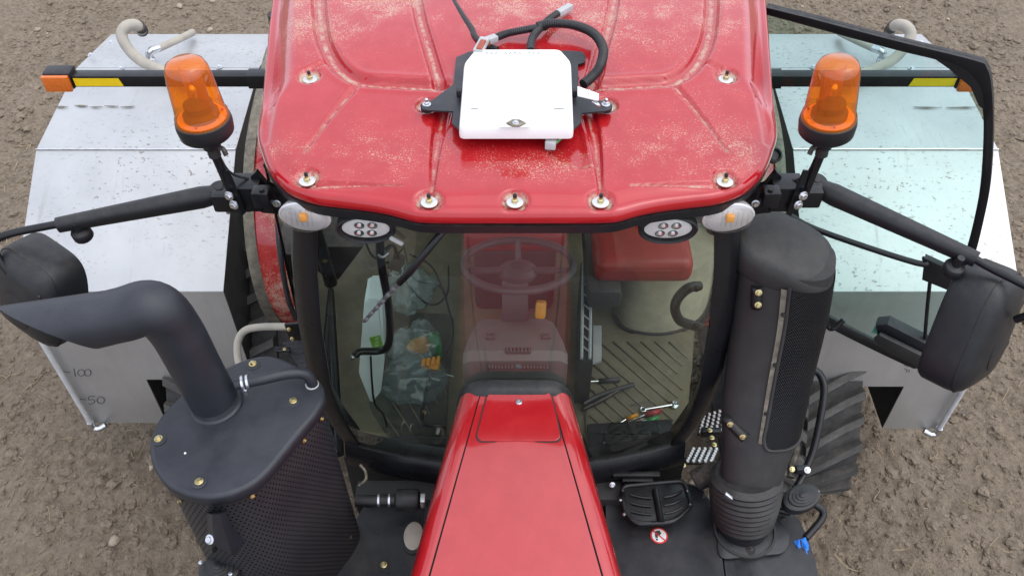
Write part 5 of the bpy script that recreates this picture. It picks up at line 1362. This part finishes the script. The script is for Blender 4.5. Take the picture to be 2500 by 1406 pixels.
sb = [Vector((p.x, min(p.y, 3.4), FZ+.002)) for p in sp2(sb, 4)]
mb = MB(); ctr = sum(sb, Vector())/len(sb); mb.loft([sb, [p+Vector((0,0,.20)) for p in sb], [p.lerp(ctr,.05)+Vector((0,0,.22)) for p in sb], [p.lerp(ctr,.07)+Vector((0,0,.44)) for p in sb]]); mb.build('seat_box', 'beige_plastic', ps_, sharp=40)
mb = MB(); mb.loft([[p+(p-ctr).normalized()*.012+Vector((0,0,0)) for p in sb], [p+(p-ctr).normalized()*.012+Vector((0,0,.022)) for p in sb]]); mb.build('seat_box_skirt', 'dash_dark', ps_, sharp=40)
# side console between the seats
sc0 = [Pz(a, b, 1.85) for a, b in ((1418,640),(1450,640),(1448,880),(1412,880))]
cons = plates('side_console', sc0, (0,0,-.33), 'dash_dark', tractor, bev=.008)
for (a, x) in ((1424,0),(1444,1)): tubes('console_rail', [Pz(a,645,1.862), Pz(a-4,875,1.862)], .008, 'connector_grey', cons, sm=False, seg=6)
for k in range(7): tubes('rail_link', [Pz(1424,690+26*k,1.862), Pz(1442,705+26*k,1.862)], .004, 'connector_grey', cons, sm=False, seg=6)
sh = [Pz(a, b, 1.60) for a, b in ((1432,800),(1468,800),(1468,885),(1432,895))]; plates('console_foot', sh, (0,0,.02), 'connector_grey', cons, bev=.003)
rbox('side_controls', (.42, 3.05, 1.95), (.16,.5,.12), 'dash_dark', tractor, bev=.03)
# inside grab handles
gh = tubes('grab_bar', [Py(926,545,2.30), Py(930,640,2.31), Py(948,740,2.32), Py(952,815,2.33), Py(944,848,2.33), Py(920,857,2.33), Py(880,858,2.31), Py(866,868,2.29)], .016, 'black_paint', tractor, seg=12)
bolt(Py(860,873,2.27), gh, axis=(0,-1,.3), scale=.9, mat='zinc'); tubes('bar_strap', [Py(922,622,2.28), Py(935,628,2.275), Py(950,618,2.285)], .006, 'aluminium', gh, seg=6)
rbox('phone_holder', Py(968,640,2.36), (.05,.04,.06), 'dash_dark', gh, Euler((0,.5,0))); tubes('holder_arm', [Py(940,610,2.31), Py(960,600,2.33), Py(972,630,2.35)], .008, 'black_paint', gh, seg=8)
tubes('holder_cable', [Py(890,585,2.4), Py(910,625,2.38), Py(950,640,2.36), Py(985,605,2.36)], .004, 'black_plastic', gh, seg=6)
hc = tubes('pillar_handle', [Py(1708,698,2.46), Py(1680,704,2.43), Py(1655,728,2.41), Py(1648,755,2.40), Py(1660,782,2.41), Py(1690,794,2.44), Py(1708,798,2.46)], [.020,.022,.021,.020,.021,.022,.020], 'black_plastic', tractor, seg=10)
for q in ((1700,704),(1698,795)): bolt(Py(*q, 2.41), hc, axis=(0,-1,.3), scale=1.2, mat='dark_metal')
# pedal
pdl = rbox('pedal', Pz(1052,890,1.66), (.085,.05,.03), 'orange_plastic', tractor, Euler((R(25),0,R(-10))), bev=.008)
for k in range(4): rbox('pedal_pad', Pz(1034+12*k,885-2*k,1.682), (.016,.04,.012), 'orange_plastic', pdl, Euler((R(25),0,R(-10))), bev=.003)
tubes('pedal_rod', [Pz(1050,905,1.62), Pz(1036,975,1.58), Pz(1030,1020,1.56), Pz(1040,1036,1.56), Pz(1090,1040,1.56)], .009, 'black_paint', pdl, seg=8)
tubes('heater_hose', [Pz(960,1085,FZ+.04), Pz(1010,1078,FZ+.045), Pz(1060,1082,FZ+.045), Pz(1110,1080,FZ+.04)], .035, 'dash_dark', tractor, seg=12)

# loose things on the cab floor --------------------------------------------------------------
F0 = FZ+.014
def flatpoly(pts, z): return [Pz(a, b, z) for a, b in pts]
# spanner
wr = thing('spanner', Pz(1610, 992, F0), 'small silver combination spanner lying on the beige ribbed floor mat', 'spanner')
tubes('shaft', [Pz(1574,999,F0+.008), Pz(1640,988,F0+.008)], .0065, 'chrome', wr, sm=False, seg=8)
rp_ = [Pz(1570,999,F0+.008)+Vector((.013*math.cos(k*.45), .013*math.sin(k*.45), 0)) for k in range(15)]; MB().tube(rp_, .005, seg=8, sm=False).build('ring_end', 'chrome', wr)
plates('jaw_end', flatpoly(((1636,982),(1648,979),(1655,984),(1646,987),(1647,990),(1657,991),(1650,998),(1638,996)), F0+.004), (0,0,.008), 'chrome', wr, bev=.001)
nail = tubes('thin_rod', [Pz(1540,990,F0+.01), Pz(1588,978,F0+.01)], .0025, 'chrome', None, sm=False, seg=6); tag(nail, 'thin straight bright metal rod beside the spanner', 'rod')
def driver(label, a, b, c, hmat, r=.012):
    t = thing('screwdriver', Pz(*b, F0), label, 'screwdriver'); MB().tube([Pz(*b, F0+.014), Pz(*c, F0+.014)], r, seg=10, sm=False).build('handle', hmat, t); tubes('blade', [Pz(*a, F0+.012), Pz(*b, F0+.012)], .004, 'chrome', t, sm=False, seg=6); return t
driver('black handled screwdriver pointing towards the red hood', (1418,932), (1462,930), (1514,926), 'dash_dark', .013)
driver('screwdriver with clear red handle lying below the spanner', (1530,1030), (1575,1012), (1612,1002), 'red_handle', .012)
driver('screwdriver with yellow handle in the heap of tools', (1500,1040), (1530,1022), (1556,1012), 'orange_plastic', .010)
g_ = thing('spray_can', Pz(1580, 1030, F0), 'small clear spray bottle with green nozzle among the tools', 'bottle')
MB().tube([Pz(1552,1040,F0+.02), Pz(1578,1030,F0+.02)], [.022,.022], seg=14, sm=False).build('bottle_body', 'aluminium', g_); MB().tube([Pz(1580,1029,F0+.02), Pz(1590,1026,F0+.02), Pz(1610,1016,F0+.02)], [.016,.014,.004], seg=12, sm=False).build('nozzle', 'green_plastic', g_)
mb = MB(); mb.tube([Pz(1420,1000,F0+.02), Pz(1470,975,F0+.02), Pz(1528,942,F0+.03)], [.010,.012,.006], seg=8); b_ = mb.build('pruning_shears', 'dark_metal'); tag(b_, 'dark steel loppers with long handles lying across the floor mat', 'shears')
tubes('long_handle', [Pz(1425,985,F0+.03), Pz(1470,962,F0+.03), Pz(1548,938,F0+.03)], .011, 'dash_dark', b_, seg=8)
cz_ = rbox('tool_case', Pz(1540,1066,F0+.05), (.40,.13,.07), 'black_plastic', None, Euler((0,0,R(4))), bev=.012); tag(cz_, 'flat black tool case under the front edge of the windscreen', 'case')
for k in range(5): rbox('case_rib', Pz(1470+34*k,1056,F0+.088), (.05,.012,.008), 'black_plastic', cz_, bev=.003)
def crumple(name, c, rad, sq, mat, label, cat, seed, subd=4, amp=.35):
    bm = bmesh.new(); bmesh.ops.create_icosphere(bm, subdivisions=subd, radius=1)
    for v in bm.verts:
        n0 = v.co.normalized(); o = Vector((seed*3.1, seed*1.7, 0))
        f = 1+amp*mnoise.noise(n0*1.6+o)+amp*.7*(abs(mnoise.noise(n0*4.2+o))-.25)+amp*.35*(abs(mnoise.noise(n0*9+o))-.2); v.co = Vector((n0.x*f*rad*sq[0], n0.y*f*rad*sq[1], max(n0.z*f, -.45)*rad*sq[2]))
    bm.transform(Matrix.Translation(c)); mb = MB(); mb.bm(bm, True); o = mb.build(name, mat); tag(o, label, cat); return o
def crumple_at(name, px_, py_, z, *a, **k): return crumple(name, Pz(px_, py_, z), *a, **k)
crumple_at('plastic_bag', 1000, 705, 1.66, .155, (.85,1.0,.6), 'bag_film', 'crumpled clear plastic bag behind the black grab bar', 'bag', 1)
crumple_at('plastic_bag', 1015, 840, 1.62, .125, (1.0,1.0,.8), 'bag_film', 'clear plastic bag holding an orange packet', 'bag', 2)
crumple_at('plastic_bag', 1010, 925, 1.60, .165, (.95,.75,.5), 'bag_film', 'spread clear plastic bag next to the orange pedal', 'bag', 3)
crumple_at('plastic_bag', 918, 702, 1.72, .06, (.8,1.0,.7), 'bag_film', 'small wad of clear plastic on top of the white jug', 'bag', 4)
crumple_at('plastic_bag', 1518, 1101, 1.58, .07, (1.3,.35,.3), 'bag_film', 'thin strip of clear plastic beside the black tool case', 'bag', 5)
pk_ = crumple_at('packet', 1022, 842, 1.66, .055, (1.0,.9,.45), 'orange_plastic', 'crumpled orange packet inside the clear plastic bag', 'packet', 6, 3)
gb = rbox('green_tub', Pz(1062,845,1.60), (.06,.10,.12), 'green_plastic', None, Euler((0,0,.2)), bev=.015); tag(gb, 'dark green tub half hidden behind the plastic bags', 'tub')
rd_ = tubes('metal_pin', [Pz(1084,912,FZ+.10), Pz(1108,920,FZ+.10)], .006, 'chrome', None, sm=False, seg=8); tag(rd_, 'short bright metal pin beside the dashboard', 'pin')
# white jug with green label
jb = Pz(905, 985, FZ+.012); jt = Pz(912, 735, 1.92)
jug = thing('jug', Pz(905, 930, FZ), 'tall white plastic jug with a green label reading AVA', 'jug')
c_ = Pz(908, 862, 1.74)
jr = [Py(a, b, 2.46) for a, b in ((888,728),(932,728),(936,868),(930,985),(905,985),(874,905),(880,840))]
mb = MB(); mb.plate(rounded([Py(a, b, 2.46) for a, b in ((890,728),(932,728),(938,880),(930,955),(906,985),(876,910),(882,830))], .02, 4), (0,.13,0), .018, 3); mb.build('jug_body', 'jug_white', jug, sharp=50)
plates('jug_label', [Py(a, b, 2.457) for a, b in ((902,824),(928,818),(936,848),(910,850))], (0,-.001,0), 'label_green', jug)
mb = MB()
def L3(lines, ox, oy):      # AVA, letters running down the label
    for ln_ in lines: mb.tube([Py(ox-q[1]*9+4.5, oy+q[0]*7, 2.4555) for q in ln_], .0016, seg=4, sm=False)
Aa = [[(0,0),(.5,1),(1,0)], [(.25,.4),(.75,.4)]]; Vv = [[(0,1),(.5,0),(1,1)]]
for i, ch in enumerate((Aa, Vv, Aa)): L3(ch, 920, 823+8.5*i)
mb.build('label_letters', 'sign_white', jug)
tubes('jug_cord', [Py(905,870,2.44), Py(908,930,2.44), Py(915,985,2.42), Py(935,1010,2.40), Py(945,1040,2.38)], .005, 'black_plastic', jug, seg=6)

for i, pts in enumerate((((985,600),(1010,680),(1075,700),(1100,770)), ((960,650),(1040,740),(1090,720),(1095,650)), ((1000,620),(1060,660),(1105,800),(1090,860)))):
    tubes('loom_wire', [Pz(a, b, 1.62+.05*i) for a, b in pts], .005, 'black_plastic', tractor, seg=6)

# dried mud streaks on the tank tops
def mud(root, A, z, items):
    for a, b, c, d in items:
        p0, p1 = Pz(A(a), b, z), Pz(A(c), d, z); n = 7; mb = MB(); rr = []
        for k in range(n):
            f = k/(n-1); w = .007*math.sin(math.pi*min(max(f, .06), .94))*(.7+.6*random.random()); c_ = p0.lerp(p1, f); rr.append([c_+Vector((0,-w,0)), c_+Vector((0,0,.0025)), c_+Vector((0,w,0)), c_+Vector((0,0,-.001))])
        mb.loft(rr); mb.build('mud_streak', 'dusty_rubber', root)
TZ = TI['prof'][2][1]
mud(tank_l, lambda x: x, (TI['prof'][1][1]+TZ)/2+.006, ((130,261,166,261),(181,258,215,259),(219,262,252,261),(255,259,290,260),(294,262,330,260)))
mud(tank_r, lambda x: x, (TI['prof'][1][1]+TZ)/2+.006, ((2230,262,2300,263),(2310,263,2385,262)))
